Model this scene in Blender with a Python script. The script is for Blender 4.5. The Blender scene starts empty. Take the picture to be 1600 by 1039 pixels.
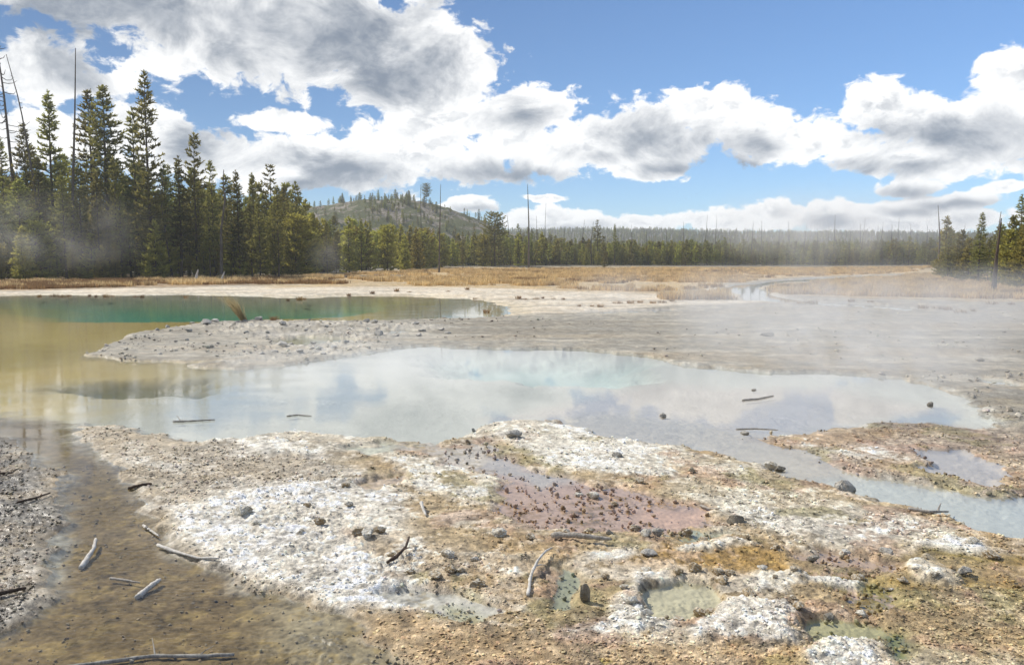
import bpy, math, random
import numpy as np
from mathutils import Vector, Matrix

random.seed(7)
sc = bpy.context.scene
COL = sc.collection
R = math.radians

# ------------------------------------------------------------------ camera
CAM_H, HORIZON, FPX = 2.6, 402.0, 1256.0        # metres, photo row of the horizon, focal length in photo pixels
PITCH = math.atan((519.5 - HORIZON) / FPX)
cam_d = bpy.data.cameras.new('camera'); cam = bpy.data.objects.new('camera', cam_d); COL.objects.link(cam)
cam_d.sensor_width = 36.0; cam_d.lens = 36.0 * FPX / 1600.0
cam_d.clip_start = 0.05; cam_d.clip_end = 20000
cam.location = (0, 0, CAM_H); cam.rotation_euler = (math.pi / 2 - PITCH, 0, 0)
sc.camera = cam

# ------------------------------------------------------------------ render / exposure
sc.render.engine = 'CYCLES'
cy = sc.cycles
cy.use_denoising = True; cy.denoiser = 'OPENIMAGEDENOISE'
cy.max_bounces = 8; cy.diffuse_bounces = 3; cy.glossy_bounces = 3; cy.transmission_bounces = 4
cy.volume_bounces = 2; cy.volume_step_rate = 2.5; cy.volume_max_steps = 96; cy.transparent_max_bounces = 32; cy.sample_clamp_indirect = 6.0
cy.caustics_reflective = False; cy.caustics_refractive = False
sc.view_settings.view_transform = 'Standard'; sc.view_settings.look = 'None'
sc.view_settings.gamma = 1.0; sc.view_settings.use_curve_mapping = False
sc.view_settings.exposure = 0.38

# ------------------------------------------------------------------ sun
SUN_AZ, SUN_EL = R(-58), R(43)                   # left of the view direction (+Y), high
SDIR = Vector((math.sin(SUN_AZ) * math.cos(SUN_EL), math.cos(SUN_AZ) * math.cos(SUN_EL), math.sin(SUN_EL)))
sun_d = bpy.data.lights.new('sun', 'SUN'); sun = bpy.data.objects.new('sun', sun_d); COL.objects.link(sun)
sun_d.energy = 3.8; sun_d.angle = R(0.53); sun_d.color = (1.0, 0.95, 0.87)
sun.rotation_euler = SDIR.to_track_quat('Z', 'Y').to_euler(); sun.location = (0, 0, 50)

def px_dir(u, v):
    d = Vector(((u - 800) / FPX, (519.5 - v) / FPX, -1.0))
    return (Matrix.Rotation(math.pi / 2 - PITCH, 3, 'X') @ d).normalized()

def px_ground(u, v, z=0.0):
    d = px_dir(u, v)
    t = (z - CAM_H) / d.z
    return (d.x * t, d.y * t)

# ------------------------------------------------------------------ world: Nishita sky with cumulus
world = bpy.data.worlds.new('World'); sc.world = world; world.use_nodes = True
wt = world.node_tree; wt.nodes.clear()

class NB:
    """tiny node-building helper"""
    def __init__(s, tree): s.t = tree
    def n(s, kind, **kw):
        nd = s.t.nodes.new(kind)
        for k, v in kw.items(): setattr(nd, k, v)
        return nd
    def put(s, sock, v):
        if isinstance(v, bpy.types.NodeSocket): s.t.links.new(v, sock)
        elif v is not None: sock.default_value = v
    def m(s, op, a=None, b=None, c=None, clamp=False):
        nd = s.n('ShaderNodeMath', operation=op, use_clamp=clamp)
        for i, v in enumerate((a, b, c)): s.put(nd.inputs[i], v)
        return nd.outputs[0]
    def vm(s, op, a=None, b=None, c=None):
        nd = s.n('ShaderNodeVectorMath', operation=op)
        for i, v in enumerate((a, b, c)): s.put(nd.inputs[i], v)
        return nd.outputs['Value'] if op in ('LENGTH', 'DOT_PRODUCT') else nd.outputs[0]
    def ramp(s, v, a, b, lo=0.0, hi=1.0, kind='SMOOTHSTEP'):
        nd = s.n('ShaderNodeMapRange', interpolation_type=kind, clamp=True)
        s.put(nd.inputs[0], v)
        for i, q in zip((1, 2, 3, 4), (a, b, lo, hi)): s.put(nd.inputs[i], q)
        return nd.outputs[0]
    def mix(s, f, a, b, blend='MIX'):
        nd = s.n('ShaderNodeMix', data_type='RGBA', blend_type=blend)
        s.put(nd.inputs[0], f)
        for i, v in ((6, a), (7, b)):
            if isinstance(v, tuple) and len(v) == 3: v = v + (1.0,)
            s.put(nd.inputs[i], v)
        return nd.outputs[2]
    def noise(s, vec, scale, detail=4, rough=0.5, dist=0.0, lac=2.0):
        nd = s.n('ShaderNodeTexNoise')
        s.put(nd.inputs['Vector'], vec); nd.inputs['Scale'].default_value = scale
        nd.inputs['Detail'].default_value = detail; nd.inputs['Roughness'].default_value = rough
        nd.inputs['Distortion'].default_value = dist; nd.inputs['Lacunarity'].default_value = lac
        return nd.outputs[0]
    def attr(s, name, kind='GEOMETRY'):
        nd = s.n('ShaderNodeAttribute', attribute_name=name, attribute_type=kind)
        return nd

def build_sky():
    b = NB(wt)
    sky = b.n('ShaderNodeTexSky', sky_type='NISHITA', sun_disc=False, sun_elevation=SUN_EL, sun_rotation=-SUN_AZ,
              altitude=2300.0, air_density=1.0, dust_density=0.15, ozone_density=4.0)
    tc = b.n('ShaderNodeTexCoord')
    D = tc.outputs['Generated']
    sep = b.n('ShaderNodeSeparateXYZ'); b.put(sep.inputs[0], D)
    az = b.m('ARCTAN2', sep.outputs[0], sep.outputs[1])
    el = b.m('ARCSINE', sep.outputs[2])
    cmb = b.n('ShaderNodeCombineXYZ'); b.put(cmb.inputs[0], az); b.put(cmb.inputs[1], el)
    P = cmb.outputs[0]
    # wobble the cloud outlines
    w1 = b.n('ShaderNodeTexNoise'); b.put(w1.inputs['Vector'], P); w1.inputs['Scale'].default_value = 14; w1.inputs['Detail'].default_value = 3
    wob = b.vm('MULTIPLY_ADD', w1.outputs[1], (0.05, 0.028, 0), (-0.025, -0.014, 0))
    PW = b.vm('ADD', P, wob)
    def field(blobs, k=0.25, src=PW):
        acc = None
        for (cx, cyy, rx, ry) in blobs:
            d = px_dir(cx, cyy)
            a, e = math.atan2(d.x, d.y), math.asin(d.z)
            sx, sy = FPX / rx, FPX / ry
            q = b.vm('MULTIPLY_ADD', src, (sx, sy, 0), (-a * sx, -e * sy, 0))
            f = b.m('SUBTRACT', 1.0, b.vm('LENGTH', q))
            acc = f if acc is None else b.m('SMOOTH_MAX', acc, f, k)
        return b.m('MAXIMUM', acc, -1.2)
    body = [(350, -5, 300, 82), (150, 4, 100, 34), (480, 60, 250, 88), (625, 105, 150, 75), (668, 50, 70, 80), (722, 110, 55, 50),
            (60, 108, 92, 52), (150, 132, 56, 26), (60, 215, 90, 42), (225, 205, 70, 42), (320, 246, 120, 44), (440, 190, 74, 20),
            (480, 252, 160, 48), (640, 235, 110, 70), (690, 180, 95, 62), (790, 205, 90, 56), (850, 168, 75, 42), (720, 265, 95, 30),
            (890, 232, 130, 55), (1010, 218, 120, 52), (1112, 178, 84, 52), (1190, 212, 90, 46), (1265, 208, 80, 42), (1325, 222, 70, 34), (1000, 258, 70, 26),
            (1370, 165, 62, 44), (1455, 190, 85, 48), (1420, 242, 92, 34), (1545, 200, 95, 62), (1592, 112, 58, 44), (1640, 150, 90, 90),
            (1412, 290, 56, 14), (1492, 309, 52, 14), (1415, 320, 48, 17), (732, 322, 50, 14), (860, 312, 42, 7), (860, 346, 100, 22),
            (1000, 348, 110, 17), (1120, 345, 70, 18), (1212, 339, 66, 20), (1312, 336, 54, 26), (1405, 351, 90, 17), (1505, 346, 70, 20), (1560, 288, 30, 10),
            (-150, 90, 110, 60), (-120, 230, 120, 40), (1760, 240, 120, 50)]
    dark = [(300, 18, 330, 62), (500, 70, 200, 66), (610, 118, 120, 48), (95, 105, 52, 34), (300, 215, 60, 30), (560, 268, 140, 24),
            (470, 284, 80, 18), (745, 272, 90, 20), (830, 272, 60, 14), (1000, 220, 90, 30), (950, 240, 80, 22), (1040, 268, 50, 14), (820, 180, 60, 22),
            (1190, 222, 60, 22), (1120, 262, 70, 14), (1540, 225, 95, 32), (1450, 205, 70, 24), (1420, 258, 80, 14), (1415, 297, 40, 8), (1490, 316, 40, 8), (1420, 328, 40, 8),
            (740, 330, 36, 8), (1310, 348, 40, 10), (880, 356, 70, 8), (-100, 80, 90, 50)]
    M = field(body, 0.10)
    # the sky beyond the frame goes on with the same broken cumulus
    gen = b.noise(P, 3.2, 3, 0.5)
    Mo = b.m('MULTIPLY_ADD', gen, 5.0, -2.7)
    fr = b.vm('LENGTH', b.vm('MULTIPLY', P, (1.0 / R(41), 1.0 / R(23), 0)))
    wgt = b.ramp(fr, 0.9, 1.25)
    Mt = b.m('ADD', b.m('MULTIPLY', M, b.m('SUBTRACT', 1.0, wgt)), b.m('MULTIPLY', Mo, wgt))
    PS = b.vm('MULTIPLY', P, (1.0, 1.45, 1.0))
    f1 = b.m('ADD', b.m('MULTIPLY', b.noise(PS, 11, 4, 0.55, 0.2), 0.56), b.m('MULTIPLY', b.noise(PS, 34, 8, 0.62, 0.35), 0.44))
    PO = b.vm('ADD', PS, (-0.010, 0.014, 0))
    f2 = b.m('ADD', b.m('MULTIPLY', b.noise(PO, 11, 4, 0.55, 0.2), 0.56), b.m('MULTIPLY', b.noise(PO, 34, 5, 0.62, 0.35), 0.44))
    dens = b.m('ADD', b.m('MULTIPLY', Mt, 0.62), b.m('MULTIPLY_ADD', f1, 2.1, -1.03))
    alpha = b.ramp(dens, 0.0, 0.15)
    dk = field(dark, 0.4)
    dk = b.m('ADD', b.m('MULTIPLY', dk, b.m('SUBTRACT', 1.0, wgt)), b.m('MULTIPLY', b.m('SUBTRACT', Mo, 0.35), wgt))
    dkn = b.m('ADD', b.m('MULTIPLY', dk, 0.55), b.m('MULTIPLY_ADD', b.noise(PS, 9, 7, 0.62, 0.5), 2.6, -1.22))
    g = b.m('MULTIPLY', b.ramp(dkn, -0.32, 0.66), b.ramp(f1, 0.30, 0.62, 0.62, 1.0))
    relief = b.ramp(b.m('SUBTRACT', f2, f1), -0.05, 0.09)          # lumps turned away from the sun
    g2 = b.m('MAXIMUM', g, b.m('MULTIPLY', relief, b.ramp(dens, 0.1, 0.6, 0.0, 0.55)))
    ccol = b.mix(g2, (0.94, 0.935, 0.92), (0.18, 0.215, 0.27))
    skyc = b.mix(1.0, sky.outputs[0], (SKY * .84, SKY * .97, SKY * 1.04), 'MULTIPLY')
    out = b.mix(b.m('MULTIPLY', alpha, 0.97), skyc, ccol)
    bg = b.n('ShaderNodeBackground'); b.put(bg.inputs[0], out); bg.inputs[1].default_value = 1.0
    o = b.n('ShaderNodeOutputWorld'); b.put(o.inputs[0], bg.outputs[0])
SKY = 0.088
build_sky()
world.cycles.sampling_method = 'MANUAL'; world.cycles.sample_map_resolution = 512

# ------------------------------------------------------------------ noise
def _hash(ix, iy, seed):
    h = (ix.astype(np.int64) * 374761393 + iy.astype(np.int64) * 668265263 + seed * 1274126177) & 0xFFFFFFFF
    h = ((h ^ (h >> 13)) * 1274126177) & 0xFFFFFFFF
    h = h ^ (h >> 16)
    return (h & 0xFFFFFF).astype(np.float32) / np.float32(0xFFFFFF)

def vnoise(x, y, seed=0):
    ix = np.floor(x); iy = np.floor(y)
    fx = (x - ix).astype(np.float32); fy = (y - iy).astype(np.float32)
    ix = ix.astype(np.int64); iy = iy.astype(np.int64)
    fx = fx * fx * (3 - 2 * fx); fy = fy * fy * (3 - 2 * fy)
    a = _hash(ix, iy, seed); b = _hash(ix + 1, iy, seed); c = _hash(ix, iy + 1, seed); d = _hash(ix + 1, iy + 1, seed)
    return (a + (b - a) * fx) * (1 - fy) + (c + (d - c) * fx) * fy

def fbm(x, y, scale, octs=4, seed=0, gain=0.5):
    """about -1..1"""
    t = np.zeros(np.shape(x), np.float32); amp = 1.0; tot = 0.0; s = scale
    for k in range(octs):
        ca, sa = math.cos(0.6 * k + seed), math.sin(0.6 * k + seed)
        t += amp * (vnoise((x * ca - y * sa) * s + 17.3 * k, (x * sa + y * ca) * s - 9.1 * k, seed + k) * 2 - 1)
        tot += amp; amp *= gain; s *= 2.03
    return t / tot * 1.6

def sstep(x, a, b):
    t = np.clip((x - a) / (b - a), 0, 1)
    return t * t * (3 - 2 * t)

def poly_sd(x, y, pts, margin):
    """signed distance in metres to a ground polygon, positive inside"""
    P = np.array(pts, np.float64)
    out = np.full(x.shape, -1e3, np.float32)
    sel = (x > P[:, 0].min() - margin) & (x < P[:, 0].max() + margin) & (y > P[:, 1].min() - margin) & (y < P[:, 1].max() + margin)
    if not sel.any(): return out
    X = x[sel]; Y = y[sel]
    d2 = np.full(X.shape, 1e12); ins = np.zeros(X.shape, bool)
    n = len(P)
    for i in range(n):
        ax, ay = P[i]; bx, by = P[(i + 1) % n]
        ex, ey = bx - ax, by - ay
        t = np.clip(((X - ax) * ex + (Y - ay) * ey) / (ex * ex + ey * ey + 1e-12), 0, 1)
        d2 = np.minimum(d2, (X - ax - ex * t) ** 2 + (Y - ay - ey * t) ** 2)
        if abs(ey) > 1e-12:
            c = ((ay > Y) != (by > Y)) & (X < (Y - ay) * ex / ey + ax)
            ins ^= c
    out[sel] = np.where(ins, np.sqrt(d2), -np.sqrt(d2))
    return out

# ------------------------------------------------------------------ ground zones (outlines surveyed on the ground plane)
def G(*pix): return [px_ground(u, v) for u, v in pix]

GREY = (0.272, 0.258, 0.222); WHITE = (0.72, 0.70, 0.64); TAN = (0.42, 0.34, 0.22); OCHRE = (0.34, 0.22, 0.085); CREAM = (0.66, 0.60, 0.50)
RUST = (0.30, 0.15, 0.07); BED = (0.165, 0.120, 0.060); MILK = (0.47, 0.49, 0.47); PINK = (0.46, 0.335, 0.27); OLIVE = (0.46, 0.37, 0.15)
EMER = (0.10, 0.38, 0.25); GREEN = (0.27, 0.30, 0.20); MAUVE = (0.47, 0.44, 0.42)

# name, outline, edge width (metres per metre of distance), height, bump height, colour, speckle colour, wet, pebble
Z = []
def zone(pts, edge, h, bump, col, col2, wet, peb, wob=1.0): Z.append((pts, edge, h, bump, col, col2, wet, peb, wob))

# far pale shore and side flats
zone(G((-300, 456), (0, 455), (180, 452), (430, 449), (700, 447), (1000, 446), (1180, 449), (1260, 475), (1010, 482), (760, 500), (430, 500), (-300, 500)), .02, .16, .02, CREAM, (0.58, 0.50, 0.38), .1, .2)
# main body of water: green pool, channel round the spit, milky pool
zone(G((-700, 482), (-200, 475), (60, 470), (180, 470), (300, 470), (430, 476), (520, 471), (620, 465), (720, 468), (765, 478), (768, 490), (740, 497), (600, 500), (330, 505), (190, 530), (130, 556),
       (290, 577), (430, 574), (545, 555), (600, 543), (680, 541), (760, 544), (900, 547), (1000, 556), (1090, 571), (1200, 579), (1310, 582), (1400, 588), (1470, 600), (1520, 622), (1550, 655), (1540, 684),
       (1420, 664), (1300, 668), (1215, 690), (1300, 728), (1400, 753), (1520, 766), (1640, 768), (1900, 775), (1900, 900), (1640, 870), (1560, 832), (1440, 802), (1350, 786), (1290, 768), (1240, 756),
       (1190, 735), (1130, 713), (1060, 701), (960, 684), (880, 668), (800, 660), (740, 682), (690, 695), (600, 686), (520, 683), (400, 682), (330, 690), (250, 676), (140, 662),
       (172, 700), (205, 765), (228, 805), (262, 852), (345, 893), (430, 922), (530, 952), (590, 975), (640, 1010), (660, 1060), (640, 1300), (-500, 1300), (20, 1010), (60, 940), (30, 880), (60, 820), (66, 770), (40, 705), (0, 688), (-300, 690), (-700, 640)),
     .020, -.055, .008, MILK, (0.46, 0.47, 0.45), .9, 0.)
# colours of the bed inside that water
def tint(pts, edge, col, h=None, wob=1.0): Z.append((pts, edge, h, None, col, None, None, None, wob))
tint(G((-700, 500), (-200, 500), (0, 500), (200, 520), (300, 575), (330, 592), (260, 600), (120, 600), (150, 640), (60, 650), (-100, 660), (-700, 640)), .12, (0.60, 0.48, 0.23), -.10)
tint(G((-200, 525), (0, 520), (190, 530), (130, 556), (40, 570), (-200, 565)), .05, OLIVE, -.16)
tint(G((-300, 468), (60, 466), (430, 472), (620, 463), (768, 480), (740, 498), (330, 506), (190, 530), (0, 530), (-300, 520)), .08, (0.60, 0.48, 0.19), -.25)
tint(G((60, 464), (180, 464), (430, 470), (560, 466), (600, 474), (480, 484), (330, 487), (150, 487), (60, 480)), .09, EMER, -.9)
tint(G((600, 470), (740, 470), (765, 485), (700, 497), (600, 496)), .03, (0.38, 0.36, 0.24), -.2)
tint(G((80, 603), (190, 590), (330, 588), (300, 610), (180, 612)), .03, (0.20, 0.20, 0.14), -.3)
tint(G((700, 550), (900, 552), (1000, 562), (980, 590), (860, 592), (700, 580)), .05, (0.36, 0.48, 0.48), -.5)
tint(G((780, 650), (1000, 600), (1300, 600), (1480, 640), (1300, 660), (1200, 690), (1290, 735), (1100, 705), (900, 665)), .05, MAUVE, -.05)
tint(G((860, 663), (1000, 640), (1250, 690), (1330, 745), (1250, 760), (1100, 705)), .03, (0.48, 0.44, 0.38), -.03)
tint(G((-60, 640), (60, 650), (125, 660), (160, 690), (235, 770), (270, 850), (430, 915), (560, 950), (640, 1000), (660, 1300), (-500, 1300), (0, 1010), (60, 900), (60, 780), (40, 705), (-60, 690)), .03, BED, -.035)  # brown bed; upper end darkened in colour for the reflected trees and sky
tint(G((440, 920), (540, 945), (640, 1010), (650, 1100), (480, 1100), (400, 1000)), .05, (0.26, 0.22, 0.145), -.012)
# the wet gravel bank in the west corner
zone(G((-400, 690), (0, 684), (40, 705), (64, 770), (58, 830), (28, 880), (50, 930), (20, 1000), (-400, 1050)), .022, .022, .03, (0.14, 0.125, 0.10), (0.26, 0.24, 0.20), 1.0, 1.)
# spit between the pools
zone(G((135, 554), (195, 528), (210, 520), (330, 503), (520, 502), (740, 498), (900, 490), (1300, 485), (1700, 500), (1700, 660), (1560, 668), (1545, 640), (1510, 618), (1465, 600), (1400, 590), (1300, 583), (1180, 579), (1090, 571), (1000, 556), (900, 548), (660, 541), (560, 549), (545, 556), (430, 574), (370, 578), (280, 573), (330, 567), (180, 563)),
     .006, .075, .03, GREY, (0.36, 0.33, 0.27), .15, .5, .6)
zone(G((300, 506), (440, 503), (640, 506), (720, 515), (600, 528), (540, 556), (440, 570), (330, 574), (400, 552), (430, 530), (320, 522)), .02, .13, .26, (0.36, 0.345, 0.31), (0.50, 0.48, 0.43), .1, .9)
zone(G((425, 533), (470, 527), (545, 530), (560, 535), (500, 539), (440, 540)), .008, -.05, .01, (0.38, 0.36, 0.25), MILK, .9, 0., .5)
zone(G((590, 517), (640, 515), (655, 519), (610, 524)), .008, -.05, .01, (0.38, 0.36, 0.3), MILK, .9, 0., .5)
zone(G((880, 487), (1050, 484), (1060, 487), (940, 490)), .006, -.04, .01, (0.45, 0.44, 0.42), MILK, .9, 0., .5)
zone(G((1520, 592), (1570, 596), (1600, 604), (1580, 606), (1540, 600)), .006, -.04, .01, MILK, MILK, .9, 0., .5)
# the meadow stream
zone(G((1128, 452), (1150, 445), (1190, 442), (1230, 437), (1330, 432), (1450, 429), (1460, 433), (1340, 437), (1235, 442), (1195, 448), (1200, 458), (1225, 466), (1280, 471), (1440, 484), (1400, 487), (1260, 477), (1180, 472), (1150, 464)), .004, -.08, .01, (0.4, 0.42, 0.42), MILK, .9, 0., .6)
# grass meadows (soil under the grass)
zone(G((380, 436), (520, 428), (700, 420), (1450, 419), (1460, 428), (1240, 435), (1130, 445), (1060, 463), (900, 458), (780, 452), (640, 450), (430, 452)), .03, .22, .06, (0.42, 0.30, 0.14), (0.56, 0.45, 0.28), .0, .0)
zone(G((1200, 447), (1320, 438), (1470, 430), (1800, 430), (1800, 478), (1480, 473), (1300, 467), (1215, 460)), .015, .2, .06, (0.36, 0.26, 0.13), (0.46, 0.36, 0.2), .0, .0)
zone(G((-400, 430), (0, 430), (430, 430), (560, 432), (500, 446), (300, 450), (60, 458), (-400, 460)), .02, .25, .08, (0.26, 0.17, 0.085), (0.40, 0.30, 0.18), .0, .0)
# gravel bank in the milky channel
zone(G((1205, 690), (1290, 668), (1400, 661), (1480, 666), (1560, 678), (1640, 690), (1900, 700), (1900, 772), (1640, 768), (1510, 764), (1400, 751), (1300, 727)), .045, .022, .03, (0.33, 0.26, 0.20), (0.50, 0.42, 0.32), .4, 1.)
zone(G((1270, 672), (1330, 690), (1400, 700), (1400, 712), (1310, 715), (1230, 695)), .02, .03, .03, (0.52, 0.42, 0.32), WHITE, .4, .6)
zone(G((1418, 702), (1480, 702), (1545, 715), (1572, 735), (1540, 751), (1480, 741), (1432, 722)), .01, -.05, .012, (0.44, 0.40, 0.37), MILK, .9, 0.)
# near crust: general ochre/tan field
zone(G((140, 662), (250, 676), (330, 690), (400, 682), (520, 683), (600, 686), (690, 695), (740, 682), (800, 660), (880, 668), (960, 684), (1060, 701), (1130, 713), (1190, 735), (1240, 756), (1290, 768), (1350, 786), (1440, 802), (1560, 832), (1640, 870), (1900, 930), (2200, 1400), (560, 1400), (640, 1010), (590, 975), (530, 952), (430, 922), (345, 893), (262, 852), (228, 805), (205, 765), (172, 700)),
     .010, .04, .045, (0.40, 0.31, 0.18), (0.56, 0.50, 0.40), .25, .6)
zone(G((140, 662), (250, 676), (330, 690), (520, 700), (560, 740), (420, 780), (300, 810), (240, 810), (205, 765), (172, 700)), .03, .022, .02, (0.38, 0.33, 0.25), (0.50, 0.47, 0.41), .5, 1.)
zone(G((330, 690), (400, 678), (520, 680), (630, 684), (640, 698), (560, 716), (470, 712), (380, 712)), .012, .06, .05, (0.58, 0.54, 0.45), WHITE, .1, .4)
zone(G((262, 800), (340, 775), (450, 755), (560, 745), (620, 770), (640, 830), (610, 870), (690, 905), (720, 950), (660, 965), (560, 955), (430, 920), (345, 890), (265, 850)), .025, .075, .055, (0.64, 0.61, 0.54), (0.78, 0.76, 0.72), .05, .4)
zone(G((560, 830), (700, 850), (760, 900), (700, 940), (600, 900)), .03, .06, .06, (0.46, 0.38, 0.27), (0.66, 0.63, 0.56), .1, .6)
zone(G((740, 672), (800, 660), (880, 666), (960, 682), (1050, 700), (1085, 715), (1040, 738), (950, 742), (860, 730), (800, 705), (740, 690)), .012, .075, .045, (0.64, 0.61, 0.53), (0.76, 0.74, 0.68), .05, .5)
zone(G((1050, 715), (1130, 716), (1200, 745), (1300, 790), (1430, 810), (1560, 850), (1480, 880), (1300, 850), (1180, 830), (1060, 760)), .03, .055, .03, (0.46, 0.40, 0.29), (0.62, 0.58, 0.48), .1, 1.)
zone(G((1130, 800), (1250, 800), (1420, 815), (1450, 835), (1330, 855), (1230, 840)), .03, .06, .03, (0.56, 0.53, 0.46), (0.68, 0.66, 0.60), .1, .8)
zone(G((1430, 858), (1490, 850), (1545, 852), (1570, 872), (1530, 888), (1460, 872)), .012, .10, .05, WHITE, (0.78, 0.76, 0.72), .05, .3)
zone(G((580, 712), (690, 718), (730, 735), (800, 765), (770, 785), (690, 775), (640, 745)), .012, .05, .04, (0.62, 0.58, 0.48), WHITE, .1, .3)
# pink and mauve films with nodules
zone(G((640, 700), (700, 692), (745, 700), (800, 730), (870, 745), (960, 755), (1060, 775), (1120, 795), (1110, 825), (1020, 835), (900, 830), (800, 820), (760, 800), (800, 765), (720, 728)), .012, -.012, .026, PINK, (0.34, 0.22, 0.12), .9, 0.)
zone(G((640, 695), (745, 695), (810, 735), (900, 750), (860, 765), (760, 745), (700, 720)), .02, -.014, .024, (0.46, 0.42, 0.39), (0.36, 0.27, 0.16), .9, 0.)
zone(G((560, 705), (650, 690), (640, 712), (590, 722)), .01, -.01, .012, (0.50, 0.50, 0.42), (0.36, 0.3, 0.2), .9, 0.)
zone(G((560, 752), (640, 742), (630, 758), (590, 766)), .008, -.02, .01, (0.56, 0.44, 0.34), PINK, .9, 0.)
zone(G((1000, 792), (1100, 792), (1120, 812), (1070, 826), (1000, 815)), .01, -.02, .008, (0.52, 0.36, 0.28), PINK, .9, 0.)
# small coloured puddles
zone(G((1240, 858), (1300, 862), (1370, 876), (1420, 880), (1400, 892), (1310, 884), (1250, 872)), .012, -.012, .018, (0.42, 0.31, 0.23), OCHRE, .9, 0.)
zone(G((1255, 890), (1330, 885), (1380, 905), (1400, 940), (1350, 960), (1300, 920)), .014, -.008, .028, (0.42, 0.31, 0.24), (0.26, 0.22, 0.08), .9, .2)
zone(G((1255, 968), (1310, 960), (1380, 972), (1395, 990), (1340, 1005), (1270, 1000)), .010, -.025, .010, (0.36, 0.34, 0.20), GREEN, .9, 0.)
zone(G((1385, 975), (1420, 985), (1460, 1039), (1420, 1039), (1390, 1005)), .012, -.012, .02, (0.17, 0.19, 0.09), (0.25, 0.24, 0.08), .9, 0.)
zone(G((1300, 895), (1430, 900), (1600, 912), (1700, 920), (1700, 935), (1560, 930), (1420, 925)), .02, .01, .035, (0.16, 0.17, 0.12), (0.30, 0.22, 0.07), .7, .4)
zone(G((1000, 918), (1060, 908), (1120, 915), (1130, 945), (1060, 972), (1010, 962)), .008, -.03, .012, (0.46, 0.43, 0.31), (0.4, 0.38, 0.28), .9, 0., .7)
zone(G((930, 955), (965, 950), (985, 965), (950, 972)), .008, -.02, .008, (0.46, 0.37, 0.26), TAN, .9, 0., .7)
zone(G((830, 900), (870, 885), (890, 900), (880, 945), (835, 950)), .012, -.012, .016, (0.29, 0.30, 0.22), (0.32, 0.26, 0.12), .9, 0.)
zone(G((590, 925), (640, 918), (720, 932), (790, 955), (720, 968), (640, 955)), .010, -.02, .01, (0.50, 0.48, 0.44), WHITE, .9, 0., .6)
zone(G((690, 952), (740, 950), (770, 968), (720, 975)), .012, -.008, .012, (0.42, 0.41, 0.30), TAN, .9, 0.)
zone(G((985, 838), (1080, 830), (1130, 838), (1070, 855)), .012, -.012, .03, (0.34, 0.36, 0.27), (0.36, 0.28, 0.14), .9, .1)
# ochre mats
zone(G((1020, 850), (1130, 850), (1240, 868), (1260, 900), (1180, 905), (1060, 890), (960, 885)), .03, .03, .045, (0.34, 0.215, 0.06), (0.42, 0.30, 0.18), .3, .5)
zone(G((1400, 880), (1480, 892), (1600, 900), (1700, 920), (1700, 870), (1570, 880), (1460, 868)), .02, .04, .04, (0.26, 0.20, 0.06), (0.36, 0.24, 0.08), .3, .5)
# raised white sinter
zone(G((1062, 985), (1110, 950), (1150, 938), (1215, 935), (1238, 965), (1240, 1010), (1180, 1018), (1100, 1002)), .010, .10, .055, (0.68, 0.65, 0.58), (0.78, 0.76, 0.72), .05, .4)
zone(G((1245, 1030), (1300, 1003), (1360, 1000), (1385, 1030), (1370, 1080), (1260, 1080)), .012, .09, .05, (0.66, 0.63, 0.56), WHITE, .05, .5)
zone(G((1180, 905), (1250, 890), (1270, 905), (1230, 925), (1180, 930)), .012, .08, .06, (0.64, 0.60, 0.50), WHITE, .05, .3)
zone(G((1265, 905), (1300, 898), (1335, 908), (1325, 918), (1280, 916)), .008, .06, .04, WHITE, WHITE, .05, .3)
zone(G((1425, 888), (1460, 884), (1495, 908), (1480, 922), (1430, 912)), .010, .12, .04, (0.68, 0.64, 0.54), WHITE, .05, .3)
zone(G((900, 868), (960, 858), (990, 870), (975, 880), (910, 882)), .010, .06, .03, (0.72, 0.69, 0.62), WHITE, .05, .3)
zone(G((1060, 860), (1110, 852), (1170, 858), (1130, 868), (1070, 868)), .010, .06, .05, (0.62, 0.58, 0.48), WHITE, .05, .3)
zone(G((950, 925), (1000, 900), (1050, 895), (1000, 915), (1010, 960), (1060, 975), (1000, 990), (930, 975)), .012, .09, .07, (0.60, 0.56, 0.48), (0.72, 0.70, 0.64), .1, .4)
zone(G((850, 990), (960, 965), (960, 1005), (900, 1020)), .014, .05, .03, (0.66, 0.62, 0.54), WHITE, .05, .4)
zone(G((690, 870), (800, 870), (840, 900), (760, 905)), .02, .06, .05, (0.52, 0.48, 0.40), WHITE, .1, .4)
# bottom edge flats
zone(G((560, 962), (660, 972), (800, 985), (960, 1000), (1060, 1010), (1240, 1020), (1240, 1400), (560, 1400), (640, 1040)), .02, .03, .022, (0.40, 0.29, 0.16), (0.52, 0.40, 0.25), .3, .8)
zone(G((1400, 945), (1480, 932), (1600, 935), (1800, 940), (1900, 1300), (1480, 1300), (1450, 1039)), .02, .045, .02, (0.37, 0.30, 0.18), (0.50, 0.43, 0.29), .1, 1.)
zone(G((930, 1030), (955, 1022), (965, 1034), (945, 1042)), .006, .022, .008, (0.55, 0.44, 0.05), OCHRE, .6, .2)

def ridge_h(x, y):
    r = np.hypot(x, y); th = np.arctan2(x, y)
    top = 37 + 4 * np.sin(th * 5 + 1.0) - 6 * sstep(th, 0.15, 0.55) + 1.5 * np.sin(th * 17)
    rise = 0.10 * sstep(r, 260, 600) + 0.90 * sstep(r, 560, 1350)
    return rise * top

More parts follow.
